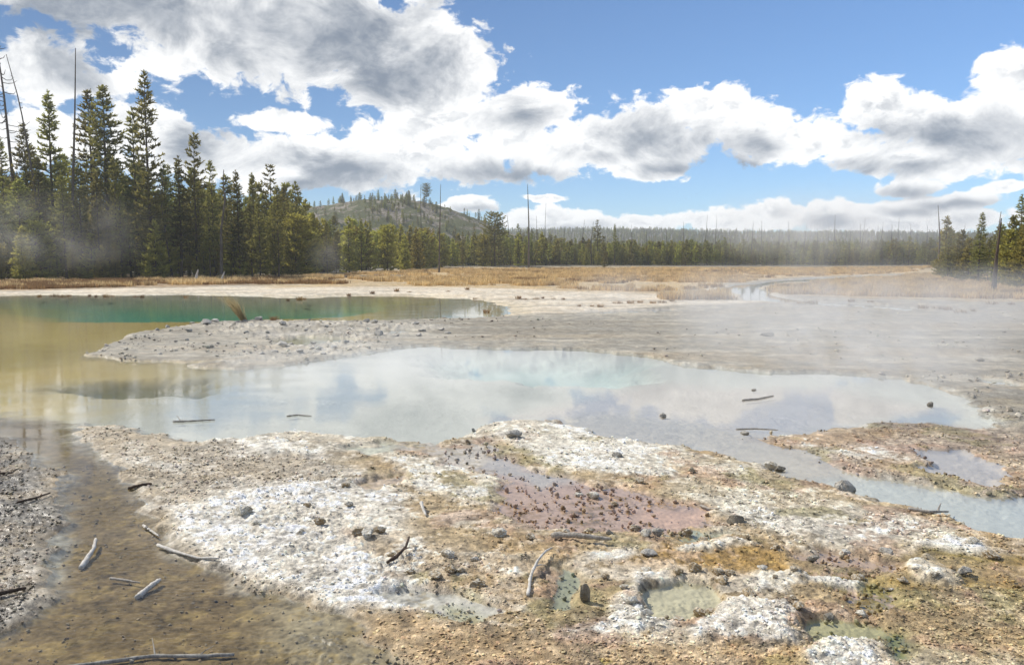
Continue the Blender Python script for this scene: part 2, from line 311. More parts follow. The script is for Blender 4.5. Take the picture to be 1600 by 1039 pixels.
def terrain(x, y, full=True):
    x = np.asarray(x, np.float64); y = np.asarray(y, np.float64)
    r = np.hypot(x, y)
    near = 1 - sstep(r, 18, 45)
    # broken outlines
    wx = fbm(x, y, 0.8, 3, 11) * 0.18 * np.minimum(r / 9, 1.6) + fbm(x, y, 3.6, 3, 12) * 0.085 * np.minimum(r / 8, 1.5) + fbm(x, y, .16, 3, 13) * 1.5 * sstep(r, 18, 60)
    wy = fbm(x, y, 0.8, 3, 21) * 0.22 * np.minimum(r / 9, 1.6) + fbm(x, y, 3.6, 3, 22) * 0.10 * np.minimum(r / 8, 1.8) + fbm(x, y, .16, 3, 23) * 1.6 * sstep(r, 18, 60)
    nA = fbm(x, y, 0.9, 4, 1); nB = fbm(x, y, 4.5, 4, 2) ; nC = fbm(x, y, 17.0, 3, 3) * (1 - sstep(r, 9, 26))
    nS = fbm(x, y, 2.2, 5, 5, 0.62)
    far = sstep(r, 30, 90)
    nE = fbm(x, y, 42.0, 2, 4) * (1 - sstep(r, 6, 13))
    relief = (0.45 * nA + 0.70 * (np.abs(nB) * 1.5 - 0.35) + 0.45 * (np.abs(nC) * 1.6 - .3) + 0.30 * nE)
    sheet = sstep(fbm(x, y, 1.15, 3, 51), -.35, .40)
    relief = relief * (0.60 + 0.75 * sheet) + (1 - sheet) * 0.25 * nA
    h = 0.10 + 0.03 * nA + 0.04 * nB * (1 - far)
    h = h + sstep(r, 60, 260) * (0.5 + 0.12 * fbm(x, y, 0.03, 3, 9))
    n = x.shape[0]
    col = np.empty((n, 3), np.float32); col[:] = GREY
    col += ((0.36, 0.33, 0.27) - col) * sstep(nS, -.3, .5)[:, None]
    forest = sstep(r, 150, 215)[:, None]
    col = col * (1 - forest) + np.array((0.10, 0.085, 0.05)) * forest
    wet = np.full(n, .1, np.float32); peb = np.full(n, .6, np.float32) * (1 - far)
    for pts, edge, hh, bump, c, c2, w, p, wob in Z:
        X = x + wx * wob; Y = y + wy * wob
        sd = poly_sd(X, Y, pts, 1.0 + 0.15 * 60)
        ew = edge * r + 0.004
        m = sstep(sd, -ew, ew)
        k = m > 0
        if not k.any(): continue
        mk = m[k]; cc = np.array(c, np.float32)[None, :]
        if c2 is not None:
            s = sstep(nS[k] + 0.5 * nC[k], -.15, .55)[:, None]
            cc = cc * (1 - s) + np.array(c2, np.float32)[None, :] * s
            if hh < 0.02:                                   # nodules that stand out of a film take the speckle colour
                up = sstep(hh + bump * relief[k], -.002, .010)[:, None]
                cc = np.array(c, np.float32) * (1 - up) + np.array(c2, np.float32) * up
        col[k] = col[k] * (1 - mk[:, None]) + cc * mk[:, None]
        if hh is not None:
            if hh > .03: hh = .014 + .52 * hh
            if bump is not None and hh > -.02: bump = bump * .35
            hz = hh + (bump if bump is not None else 0.01) * relief[k]
            h[k] = h[k] * (1 - mk) + hz * mk
        if w is not None:
            wet[k] = wet[k] * (1 - mk) + w * mk; peb[k] = peb[k] * (1 - mk) + p * mk
    h = h + ridge_h(x, y)
    pv = sstep(fbm(x, y, 1.6, 4, 52, .6), -.3, .35); peb = np.where(peb > .95, peb * (.55 + .45 * pv), peb * pv).astype(np.float32)
    mid = sstep(r, 12, 18) * (1 - sstep(r, 70, 100)) * (h > .004)
    band = fbm(x * .22 + .4 * nA * .2, y, .55, 4, 53, .6); band2 = fbm(x * .3, y, 1.4, 4, 54, .6)
    k1 = (sstep(band, .12, .5) * .45 * mid)[:, None]; k2 = (sstep(band2, .2, .6) * .5 * mid)[:, None]; k3 = (sstep(-band, .25, .6) * .4 * mid)[:, None]
    col = col * (1 - k1) + np.array((0.21, 0.185, 0.14)) * k1; col = col * (1 - k2) + np.array((0.50, 0.47, 0.40)) * k2; col = col * (1 - k3) + np.array((0.33, 0.27, 0.185)) * k3
    # mineral staining: damp crust just above the water is darker and yellower, the dry crests stay pale
    if full:
        damp = (1 - sstep(h, 0.004, 0.035)) * (h > -0.004) * (1 - sstep(r, 40, 60))
        stain = sstep(fbm(x, y, 1.3, 3, 31), -.35, .45) * damp * 0.6
        col = col * (1 - stain[:, None]) + np.array((0.27, 0.19, 0.085)) * stain[:, None]
        wet = np.maximum(wet, damp * 0.75)
        dust = sstep(fbm(x, y, 2.7, 5, 33, .65) + .35 * fbm(x, y, .5, 2, 34), -.05, .6) * (h > 0.0) * (1 - sstep(r, 16, 30)) * .40 * (1 - .55 * sstep(col[:, 2], .45, .6))
        col = col * (1 - dust[:, None]) + np.array((0.38, 0.30, 0.19)) * dust[:, None]
        q1 = sstep(fbm(x, y, 1.1, 4, 35, .6), .15, .55) * .34; q2 = sstep(fbm(x, y, 1.7, 4, 36, .6), .28, .6) * .45; q3 = sstep(fbm(x, y, 1.5, 4, 37, .6), .3, .6) * .5
        nz_ = (h > -.002) * (1 - sstep(r, 12, 18)) * sstep(x, -2.6, -.8)
        for q_, c_ in ((q1, (0.36, 0.22, 0.075)), (q2, (0.40, 0.25, 0.18)), (q3, (0.24, 0.22, 0.08))):
            q_ = (q_ * nz_ * (1 - .88 * sstep(col[:, 2], .42, .55)))[:, None]; col = col * (1 - q_) + np.array(c_) * q_
        col = col * np.array((1.10, 1.06, 0.99))
        lumv = col.mean(1, keepdims=True) * np.array((1.06, 1.0, .88)); nk = ((1 - sstep(r, 12, 18)) * (h > -.002) * .06)[:, None]; col = col * (1 - nk) + lumv * nk
        litter = (sstep(fbm(x, y, 7., 3, 57, .6), .30, .55) * .45 * (h < -.003) * (h > -.045) * (x < -.2) * (1 - sstep(r, 10, 14)))[:, None]; col = col * (1 - litter) + np.array((0.33, 0.235, 0.09)) * litter
        v = 1 + 0.22 * nB + 0.34 * nC + 0.25 * fbm(x, y, 30., 2, 38) * (1 - sstep(r, 8, 16))
        v = 1 + (v - 1) * np.where(h < -.045, .15, np.where(h < -.003, np.where(x < -.4, .9, .3), 1.0))          # silt evens the bed out under water
        col = np.clip(col * v[:, None], 0.01, 0.85)
    return h.astype(np.float32), col, wet, peb

def ground_z(x, y):
    return float(terrain(np.array([x, x + 1e-4]), np.array([y, y]), False)[0][0])

# ------------------------------------------------------------------ materials
MATS = {}
def new_mat(name):
    m = bpy.data.materials.new(name); m.use_nodes = True; m.node_tree.nodes.clear(); MATS[name] = m
    return m, NB(m.node_tree)
def finish(b, surf=None, vol=None):
    o = b.n('ShaderNodeOutputMaterial')
    if surf is not None: b.put(o.inputs['Surface'], surf)
    if vol is not None: b.put(o.inputs['Volume'], vol)
def principled(b, col, rough, normal=None, spec=0.5):
    p = b.n('ShaderNodeBsdfPrincipled')
    if isinstance(col, tuple): col = col + (1.0,)
    b.put(p.inputs['Base Color'], col); b.put(p.inputs['Roughness'], rough)
    b.put(p.inputs['Specular IOR Level'], spec)
    if normal is not None: b.put(p.inputs['Normal'], normal)
    return p.outputs[0]
def bump(b, h, strength, dist, base=None):
    n = b.n('ShaderNodeBump'); b.put(n.inputs['Strength'], strength); n.inputs['Distance'].default_value = dist
    b.put(n.inputs['Height'], h)
    if base is not None: b.put(n.inputs['Normal'], base)
    return n.outputs[0]

m, b = new_mat('sinter_ground')
pos = b.n('ShaderNodeNewGeometry').outputs['Position']
ac = b.attr('Col'); am = b.attr('Mask')
sepm = b.n('ShaderNodeSeparateColor'); b.put(sepm.inputs[0], am.outputs['Color'])
wetS, pebS = sepm.outputs[0], sepm.outputs[1]
vor = b.n('ShaderNodeTexVoronoi'); b.put(vor.inputs['Vector'], pos); vor.inputs['Scale'].default_value = 42
vor2 = b.n('ShaderNodeTexVoronoi'); b.put(vor2.inputs['Vector'], pos); vor2.inputs['Scale'].default_value = 15
nf = b.noise(pos, 95, 4, 0.7); nm_ = b.noise(pos, 26, 5, 0.68); nl_ = b.noise(pos, 5.0, 8, 0.72)
cv = b.mix(pebS, (0.5, 0.5, 0.5), vor.outputs['Color'])
sv = b.n('ShaderNodeSeparateColor'); b.put(sv.inputs[0], cv)
lum = b.m('MULTIPLY_ADD', sv.outputs[0], 0.5, 0.75)
lum = b.m('MULTIPLY', lum, b.ramp(nm_, 0.28, 0.70, 0.62, 1.34, 'LINEAR'))
lum = b.m('MULTIPLY', lum, b.ramp(nf, 0.30, 0.70, 0.70, 1.28, 'LINEAR'))
lum = b.m('MULTIPLY', lum, b.ramp(nl_, 0.30, 0.70, 0.70, 1.28, 'LINEAR'))
dryk = b.m('MULTIPLY', b.ramp(wetS, 0.6, 0.9, 1.0, 0.45), b.ramp(sepm.outputs[2], 0.0, 1.0, 1.0, 0.25))                  # under water the bed is evened out by silt
lum = b.m('MULTIPLY_ADD', b.m('SUBTRACT', lum, 1.0), dryk, 1.0)
cmul = b.n('ShaderNodeCombineColor')
for i in range(3): b.put(cmul.inputs[i], lum)
gcol = b.mix(1.0, ac.outputs['Color'], cmul.outputs[0], 'MULTIPLY')
hgt = b.m('ADD', b.m('MULTIPLY', b.m('SUBTRACT', 0.5, vor.outputs['Distance']), b.m('MULTIPLY', pebS, 0.8)), b.m('MULTIPLY', b.m('ADD', nf, b.m('MULTIPLY', nm_, 1.6)), 0.8))
hgt = b.m('ADD', hgt, b.m('MULTIPLY', b.m('SUBTRACT', 0.5, vor2.outputs['Distance']), b.m('MULTIPLY', pebS, 0.25)))
above = b.m('MULTIPLY', dryk, b.m('SUBTRACT', 1.0, sepm.outputs[2]))
nrm = bump(b, hgt, b.m('MULTIPLY', above, 0.6), 0.020, bump(b, nl_, b.m('MULTIPLY', above, 0.45), 0.05))
rgh = b.m('MAXIMUM', b.ramp(wetS, 0.1, 0.95, 0.9, 0.30, 'LINEAR'), b.m('MULTIPLY', sepm.outputs[2], 0.95))
finish(b, principled(b, gcol, rgh, nrm, b.m('MULTIPLY_ADD', sepm.outputs[2], -0.45, 0.5)))

m, b = new_mat('hot_spring_water')
pos = b.n('ShaderNodeNewGeometry').outputs['Position']
rp = b.n('ShaderNodeMapping'); b.put(rp.inputs[0], pos); rp.inputs['Rotation'].default_value = (0, 0, 0.5); rp.inputs['Scale'].default_value = (1.0, 2.4, 1.0)
w1 = b.noise(rp.outputs[0], 9.0, 3, 0.55, 0.4); w2 = b.noise(rp.outputs[0], 0.5, 2, 0.5)
calm = b.ramp(w2, 0.42, 0.62, 0.25, 1.0)
sx = b.n('ShaderNodeSeparateXYZ'); b.put(sx.inputs[0], pos)
west = b.m('ADD', b.ramp(sx.outputs[0], -6.5, -1.0, 0.5, 0.07), b.m('MULTIPLY', b.ramp(sx.outputs[1], 6.5, 10.0, 2.2, 0.0), b.ramp(sx.outputs[0], -2.2, -0.6, 1.0, 0.0)))
nrm = bump(b, w1, b.m('MULTIPLY', calm, west), 0.0035)
geo_ = b.n('ShaderNodeNewGeometry')
cosi = b.m('ABSOLUTE', b.vm('DOT_PRODUCT', nrm, geo_.outputs['Incoming']))
fres = b.m('MULTIPLY_ADD', b.m('POWER', b.m('SUBTRACT', 1.0, cosi, clamp=True), 5.0), 0.98, 0.02)   # Schlick, water against air, alike from both sides
gl = b.n('ShaderNodeBsdfGlossy'); gl.inputs['Roughness'].default_value = 0.012; b.put(gl.inputs['Normal'], nrm)
tr = b.n('ShaderNodeBsdfTransparent'); tr.inputs[0].default_value = (0.97, 0.985, 0.975, 1)
mx = b.n('ShaderNodeMixShader'); b.put(mx.inputs[0], fres); b.put(mx.inputs[1], tr.outputs[0]); b.put(mx.inputs[2], gl.outputs[0])
finish(b, mx.outputs[0])

def leaf_mat(name, dark, light, trans, hue=0.045):
    m, b = new_mat(name)
    a = b.attr('Col'); oi = b.n('ShaderNodeObjectInfo')
    sp = b.n('ShaderNodeSeparateColor'); b.put(sp.inputs[0], a.outputs['Color'])
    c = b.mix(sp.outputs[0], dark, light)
    hs = b.n('ShaderNodeHueSaturation'); b.put(hs.inputs['Color'], c)
    b.put(hs.inputs['Hue'], b.m('MULTIPLY_ADD', oi.outputs['Random'], hue, 0.495 - hue / 2)); b.put(hs.inputs['Value'], b.m('MULTIPLY_ADD', oi.outputs['Random'], 0.6, 0.7))
    p = principled(b, hs.outputs[0], 0.65, None, 0.25)
    t = b.n('ShaderNodeBsdfTranslucent'); b.put(t.inputs[0], hs.outputs[0])
    mx = b.n('ShaderNodeMixShader'); mx.inputs[0].default_value = trans; b.put(mx.inputs[1], p); b.put(mx.inputs[2], t.outputs[0])
    finish(b, mx.outputs[0])
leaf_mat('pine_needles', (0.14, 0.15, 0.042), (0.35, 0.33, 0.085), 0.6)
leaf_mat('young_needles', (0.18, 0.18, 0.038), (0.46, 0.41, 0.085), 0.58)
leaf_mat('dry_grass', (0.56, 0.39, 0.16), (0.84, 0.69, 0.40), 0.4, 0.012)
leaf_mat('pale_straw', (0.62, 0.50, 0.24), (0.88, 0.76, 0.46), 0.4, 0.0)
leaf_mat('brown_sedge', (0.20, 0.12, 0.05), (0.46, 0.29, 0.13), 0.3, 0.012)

def wood_mat(name, c1, c2, sc_=8.0, rough=0.85):
    m, b = new_mat(name)
    tc = b.n('ShaderNodeTexCoord'); mp = b.n('ShaderNodeMapping'); b.put(mp.inputs[0], tc.outputs['Object']); mp.inputs['Scale'].default_value = (1, 1, 0.3)
    n1 = b.noise(mp.outputs[0], sc_ * 4, 5, 0.65); n2 = b.noise(tc.outputs['Object'], sc_, 3, 0.5)
    c = b.mix(b.ramp(b.m('ADD', b.m('MULTIPLY', n1, 0.6), b.m('MULTIPLY', n2, 0.4)), 0.3, 0.7), c1, c2)
    finish(b, principled(b, c, rough, bump(b, n1, 0.7, 0.01), 0.3))
wood_mat('pine_bark', (0.045, 0.032, 0.022), (0.14, 0.105, 0.075), 2.0)
wood_mat('dead_wood', (0.07, 0.055, 0.045), (0.20, 0.17, 0.14), 2.0)
wood_mat('bleached_wood', (0.40, 0.36, 0.30), (0.76, 0.73, 0.67), 20.0)
wood_mat('grey_wood', (0.18, 0.155, 0.125), (0.50, 0.46, 0.40), 14.0)
wood_mat('dark_wood', (0.035, 0.024, 0.018), (0.13, 0.09, 0.065), 16.0)

def rock_mat(name, c1, c2, c3):
    m, b = new_mat(name)
    tc = b.n('ShaderNodeTexCoord'); oi = b.n('ShaderNodeObjectInfo')
    P_ = b.vm('ADD', tc.outputs['Object'], b.vm('MULTIPLY', oi.outputs['Location'], (3.1, 2.7, 1.3)))
    n1 = b.noise(P_, 9, 6, 0.65); n2 = b.noise(P_, 40, 4, 0.6)
    c = b.mix(b.ramp(n1, 0.32, 0.66), c1, c2)
    nz = b.n('ShaderNodeSeparateXYZ'); b.put(nz.inputs[0], b.n('ShaderNodeNewGeometry').outputs['Normal'])
    c = b.mix(b.m('MULTIPLY', b.ramp(nz.outputs[2], 0.2, 0.9), b.ramp(n2, 0.4, 0.6)), c, c3)
    finish(b, principled(b, c, 0.85, bump(b, b.m('ADD', n1, b.m('MULTIPLY', n2, 0.5)), 0.8, 0.02), 0.35))
rock_mat('grey_rock', (0.23, 0.21, 0.175), (0.42, 0.39, 0.335), (0.52, 0.49, 0.43))
rock_mat('white_sinter_rock', (0.32, 0.26, 0.17), (0.58, 0.54, 0.45), (0.70, 0.67, 0.59))
rock_mat('ochre_sinter_rock', (0.22, 0.15, 0.07), (0.42, 0.33, 0.21), (0.58, 0.53, 0.43))
rock_mat('dark_rock', (0.14, 0.12, 0.085), (0.28, 0.245, 0.19), (0.38, 0.345, 0.28))
rock_mat('rubble_rock', (0.30, 0.275, 0.23), (0.48, 0.45, 0.39), (0.58, 0.55, 0.49))

m, b = new_mat('pebble')
a = b.attr('pcol', 'INSTANCER'); tc = b.n('ShaderNodeTexCoord')
n1 = b.noise(tc.outputs['Object'], 3.0, 3, 0.6)
k = b.m('MULTIPLY_ADD', n1, 0.8, 0.6); cm = b.n('ShaderNodeCombineColor')
for i in range(3): b.put(cm.inputs[i], k)
finish(b, principled(b, b.mix(1.0, a.outputs['Color'], cm.outputs[0], 'MULTIPLY'), 0.6, None, 0.4))

m, b = new_mat('hill_soil')
pos = b.n('ShaderNodeNewGeometry').outputs['Position']
n1 = b.noise(pos, 0.10, 6, 0.65); n2 = b.noise(pos, 0.7, 5, 0.7); n3 = b.noise(pos, 0.045, 3, 0.5)
c = b.mix(b.ramp(n2, 0.35, 0.65), (0.18, 0.145, 0.10), (0.44, 0.38, 0.31))
c = b.mix(b.ramp(n1, 0.40, 0.54), c, (0.12, 0.125, 0.05))
finish(b, principled(b, c, 0.95, bump(b, n2, 1.0, 1.2), 0.2))

# ------------------------------------------------------------------ object helpers
def tag(o, label=None, cat=None, group=None, kind=None):
    for k, v in (('label', label), ('category', cat), ('group', group), ('kind', kind)):
        if v: o[k] = v
    return o
def obj(name, mesh, mat=None, parent=None, loc=(0, 0, 0), rot=(0, 0, 0)):
    o = bpy.data.objects.new(name, mesh); COL.objects.link(o); o.location = loc; o.rotation_euler = rot
    if mat and not mesh.materials: mesh.materials.append(MATS[mat])
    if parent: o.parent = parent
    return o
def mesh_np(name, V, F=None, tris=None, quads=None, cols=None, smooth=False):
    me = bpy.data.meshes.new(name)
    if F is not None:
        me.from_pydata(V, [], F)
    else:
        V = np.asarray(V, np.float32); A = np.asarray(tris if tris is not None else quads, np.int32); k = A.shape[1]
        me.vertices.add(len(V)); me.vertices.foreach_set('co', V.ravel())
        me.loops.add(A.size); me.loops.foreach_set('vertex_index', A.ravel())
        me.polygons.add(len(A)); me.polygons.foreach_set('loop_start', np.arange(0, A.size, k, dtype=np.int32))
        me.polygons.foreach_set('loop_total', np.full(len(A), k, np.int32))
    if cols is not None:
        at = me.attributes.new('Col', 'FLOAT_COLOR', 'POINT')
        c = np.ones((len(cols), 4), np.float32); c[:, :3] = cols; at.data.foreach_set('color', c.ravel())
    if smooth: me.polygons.foreach_set('use_smooth', np.ones(len(me.polygons), bool))
    me.update(calc_edges=True); me.validate()
    return me

# ------------------------------------------------------------------ the ground: one sheet, finest in front of the boardwalk
def build_ground():
    inv = np.linspace(CAM_H / 4.4, CAM_H / 60, 640)
    rr = np.concatenate([np.geomspace(0.4, 4.2, 16), CAM_H / inv, CAM_H / np.linspace(CAM_H / 60, CAM_H / 260, 110)[1:], np.geomspace(260, 1600, 60)[1:], np.geomspace(1600, 9000, 12)[1:]])
    dense = np.linspace(R(-36.5), R(36.5), 940)
    th = np.concatenate([np.linspace(-math.pi, R(-36.5), 50)[:-1], dense, np.linspace(R(36.5), math.pi, 50)[1:-1]])
    nr, nt = len(rr), len(th)
    RR, TH = np.meshgrid(rr, th, indexing='ij')
    x = (RR * np.sin(TH)).ravel(); y = (RR * np.cos(TH)).ravel()
    h, col, wet, peb = terrain(x, y)
    V = np.stack([x, y, h], 1)
    i = np.arange(nr - 1)[:, None]; j = np.arange(nt)[None, :]; j2 = (j + 1) % nt
    Q = np.stack([i * nt + j + 0 * i, (i + 1) * nt + j, (i + 1) * nt + j2, i * nt + j2 + 0 * i], -1).reshape(-1, 4)[:, ::-1]
    # centre fan is closed by a small disc of the innermost ring
    me = mesh_np('ground', V, quads=Q, cols=col, smooth=True)
    at = me.attributes.new('Mask', 'FLOAT_COLOR', 'POINT')
    c = np.zeros((len(V), 4), np.float32); c[:, 0] = wet; c[:, 1] = peb; c[:, 2] = 1 - sstep(h, -.010, -.001); c[:, 3] = 1; at.data.foreach_set('color', c.ravel())
    return obj('ground', me, 'sinter_ground')
ground = build_ground(); ground['kind'] = 'structure'

a_ = np.linspace(-math.pi, math.pi, 49)[:-1]
WV = [(0, 0, 0)] + [(r_ * math.sin(t), r_ * math.cos(t), 0) for r_ in (12, 250) for t in a_]
WF = [(0, 1 + (k + 1) % 48, 1 + k) for k in range(48)] + [(1 + k, 1 + (k + 1) % 48, 49 + (k + 1) % 48, 49 + k) for k in range(48)]
water = obj('water', mesh_np('water', WV, F=WF), 'hot_spring_water'); water['kind'] = 'structure'

# ------------------------------------------------------------------ rocky hill behind the wood
HILL_D = 430.0
def hill_z(x, y):
    ux = 800 + x / y * FPX
    prof = np.interp(ux, [300, 400, 470, 520, 560, 620, 660, 700, 740, 770, 800, 840, 900], [352, 338, 326, 318, 313, 311, 315, 322, 337, 350, 361, 376, 402])
    top = (HORIZON - prof) / FPX * HILL_D + CAM_H
    d = (y - HILL_D) / 95.0
    s = np.where(d < 0, np.cos(np.clip(d, -1, 0) * math.pi / 2) ** 1.3, np.cos(np.clip(d, 0, 1) * math.pi / 2))
    return top * s - 1.0
xs = np.linspace(-190, 60, 170); ys = np.linspace(HILL_D - 100, HILL_D + 95, 120)
X, Y = np.meshgrid(xs, ys, indexing='ij'); X = X.ravel(); Y = Y.ravel()
Zh = hill_z(X, Y); rough_ = np.clip(Zh / 12, 0, 1)
Zh = Zh + rough_ * (fbm(X, Y, 0.06, 4, 41) * 1.2 + np.abs(fbm(X, Y, 0.25, 3, 42)) * 0.9 - 0.8)
i = np.arange(169)[:, None]; j = np.arange(119)[None, :]
Q = np.stack([i * 120 + j, (i + 1) * 120 + j, (i + 1) * 120 + j + 1, i * 120 + j + 1], -1).reshape(-1, 4)
hill = obj('hill', mesh_np('hill', np.stack([X, Y, Zh], 1), quads=Q, smooth=True), 'hill_soil'); hill['kind'] = 'structure'
def hill_ground(x, y): return float(hill_z(np.array([x]), np.array([y]))[0]) - 0.6

# ------------------------------------------------------------------ tubes, sticks, rocks
def tube(path, radii, sides=7, jit=0.0, rng=random):
    V, F = [], []
    P = [Vector(p) for p in path]
    for k, p in enumerate(P):
        t = (P[min(k + 1, len(P) - 1)] - P[max(k - 1, 0)]).normalized()
        a = t.orthogonal().normalized() if abs(t.z) < 0.9 else Vector((1, 0, 0)); a = (a - t * a.dot(t)).normalized(); c = t.cross(a)
        for s in range(sides):
            an = 2 * math.pi * s / sides; rr_ = radii[k] * (1 + jit * (rng.random() - .5))
            V.append(p + (a * math.cos(an) + c * math.sin(an)) * rr_)
    n = len(P)
    for k in range(n - 1):
        for s in range(sides):
            s2 = (s + 1) % sides
            F.append((k * sides + s, k * sides + s2, (k + 1) * sides + s2, (k + 1) * sides + s))
    F.append(tuple(range(sides))[::-1]); F.append(tuple((n - 1) * sides + s for s in range(sides)))
    return V, F
def join(parts):
    V, F = [], []
    for v, f in parts:
        o = len(V); V += [tuple(q) for q in v]; F += [tuple(i_ + o for i_ in q) for q in f]
    return V, F
def resample(path, n):
    P = [Vector(p) for p in path]; out = []
    L = [0]
    for a, c in zip(P, P[1:]): L.append(L[-1] + (c - a).length)
    for k in range(n):
        s = L[-1] * k / (n - 1)
        for q in range(len(P) - 1):
            if s <= L[q + 1] + 1e-9:
                f = (s - L[q]) / max(1e-9, L[q + 1] - L[q]); out.append(P[q].lerp(P[q + 1], f)); break
    return out

def stick(name, pix, width_px, mat, label, cat, lift=0.0, lifts=None, taper=0.45, twigs=(), group=None, z=None, n=22, seed=0):
    """a piece of wood lying along ground points; width in photo pixels at its place"""
    rng = random.Random(seed + len(pix) * 31 + int(pix[0][0]))
    pts = []
    for k, (u, v) in enumerate(pix):
        x, y = px_ground(u, v); gz = ground_z(x, y) if z is None else z
        pts.append(Vector((x, y, max(gz, -0.01))))
    dist = math.hypot(pts[0].x, pts[0].y); rad = .85 * width_px * dist / FPX / 2
    for k, p in enumerate(pts): p.z += rad * 0.75 + (lifts[k] if lifts else lift)
    P = resample(pts, n)
    for k, p in enumerate(P[1:-1]):
        p += Vector((rng.uniform(-1, 1), rng.uniform(-1, 1), rng.uniform(-.4, .6))) * rad * 0.12
    org = P[0].copy(); org.z -= rad
    ph = rng.uniform(0, 6); rad_l = [rad * (1 - taper * k / (n - 1)) * (1 + .10 * math.sin(k * .9 + ph) * math.sin(k * .37)) for k in range(n)]
    rad_l[0] *= 0.75; rad_l[-1] *= 0.6
    root = obj(name, mesh_np(name, *_split(join([tube([p - org for p in P], rad_l, 9, 0.42, rng)]))), mat, None, org)
    for me_ in (root.data,): me_.polygons.foreach_set('use_smooth', np.ones(len(me_.polygons), bool))
    for (f, (du, dv), w, lz) in twigs:
        a = P[int(f * (n - 1))]; u0, v0 = du, dv
        ex, ey = px_ground(u0, v0); e = Vector((ex, ey, a.z + lz))
        q = resample([a, a.lerp(e, .5) + Vector((0, 0, rad * .6)), e], 6)
        obj('twig', mesh_np('twig', *_split(join([tube([p - org for p in q], [w * rad * (1 - .7 * k / 5) for k in range(6)], 6, .2, rng)]))), mat, root)
    tag(root, label, cat, group)
    return root
def _split(vf): return vf[0], vf[1]

def ico(sub):
    import bmesh
    bm = bmesh.new(); bmesh.ops.create_icosphere(bm, subdivisions=sub, radius=1.0)
    V = np.array([v.co[:] for v in bm.verts]); F = [tuple(v.index for v in f.verts) for f in bm.faces]; bm.free()
    return V, F
ICO3, ICO2, ICO1 = ico(4), ico(3), ico(2)
def rock_mesh(name, seed, size, base=ICO3, cuts=9, rough=0.10, mat='grey_rock'):
    V = base[0].copy(); rng = np.random.default_rng(seed)
    for _ in range(cuts):                                   # planes that split facets off
        n = rng.normal(size=3); n[2] *= 0.8; n /= np.linalg.norm(n); d = rng.uniform(.45, .85)
        s = V @ n - d; V -= np.where(s > 0, s * 0.92, 0)[:, None] * n
    a = fbm(V[:, 0] * 2.2 + V[:, 2] * 1.3 + seed, V[:, 1] * 2.2 - V[:, 2] * 1.7, 1.0, 5, seed % 97, .62)
    V = V * (1 + rough * a[:, None]); V = V * np.array(size)
    V[:, 2] -= V[:, 2].min()
    me = mesh_np(name, V.tolist(), F=base[1]); me.materials.append(MATS[mat]); return me

def rock(u, v, w, hgt, label,  mat='grey_rock', seed=1, depth=0.8, name='rock', group=None, cat='rock', sink=0.32, rough=0.2, cuts=9):
    x, y = px_ground(u, v); d = math.hypot(x, y); s = w * .86 * d / FPX / 2; hh = hgt * .86 * d / FPX / 2
    gz = max(ground_z(x, y), -0.02)
    d2 = Vector((x, y)).normalized() * (s * depth * 0.7)
    me = rock_mesh(name, seed, (s, s * depth, hh), ICO3 if w > 13 else ICO2, cuts, rough, mat)
    o = obj(name, me, None, None, (x + d2.x, y + d2.y, gz - hh * sink), (0, 0, 0.3 * math.sin(seed)))
    tag(o, label, cat, group); return o

# ------------------------------------------------------------------ trees
def needles(rng, P, D, L, W, count, V, T, C, shade):
    """a spray of needle blades around point P pointing along D"""
    for _ in range(count):
        d = (D + Vector((rng.gauss(0, .55), rng.gauss(0, .55), rng.gauss(0.15, .45)))).normalized()
        side = d.cross(Vector((rng.gauss(0, 1), rng.gauss(0, 1), rng.gauss(0, 1)))).normalized() * W * rng.uniform(.6, 1.2)
        b0 = len(V); ln = L * rng.uniform(.6, 1.25)
        V.append(P - side * .5 - d * ln * .2); V.append(P + side * .5 - d * ln * .1); V.append(P + d * ln + side * .3); V.append(P + d * ln * .85 - side * .4)
        T.append((b0, b0 + 1, b0 + 2)); T.append((b0, b0 + 2, b0 + 3))
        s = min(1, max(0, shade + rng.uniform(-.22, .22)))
        C.extend([(s, s, s)] * 4)

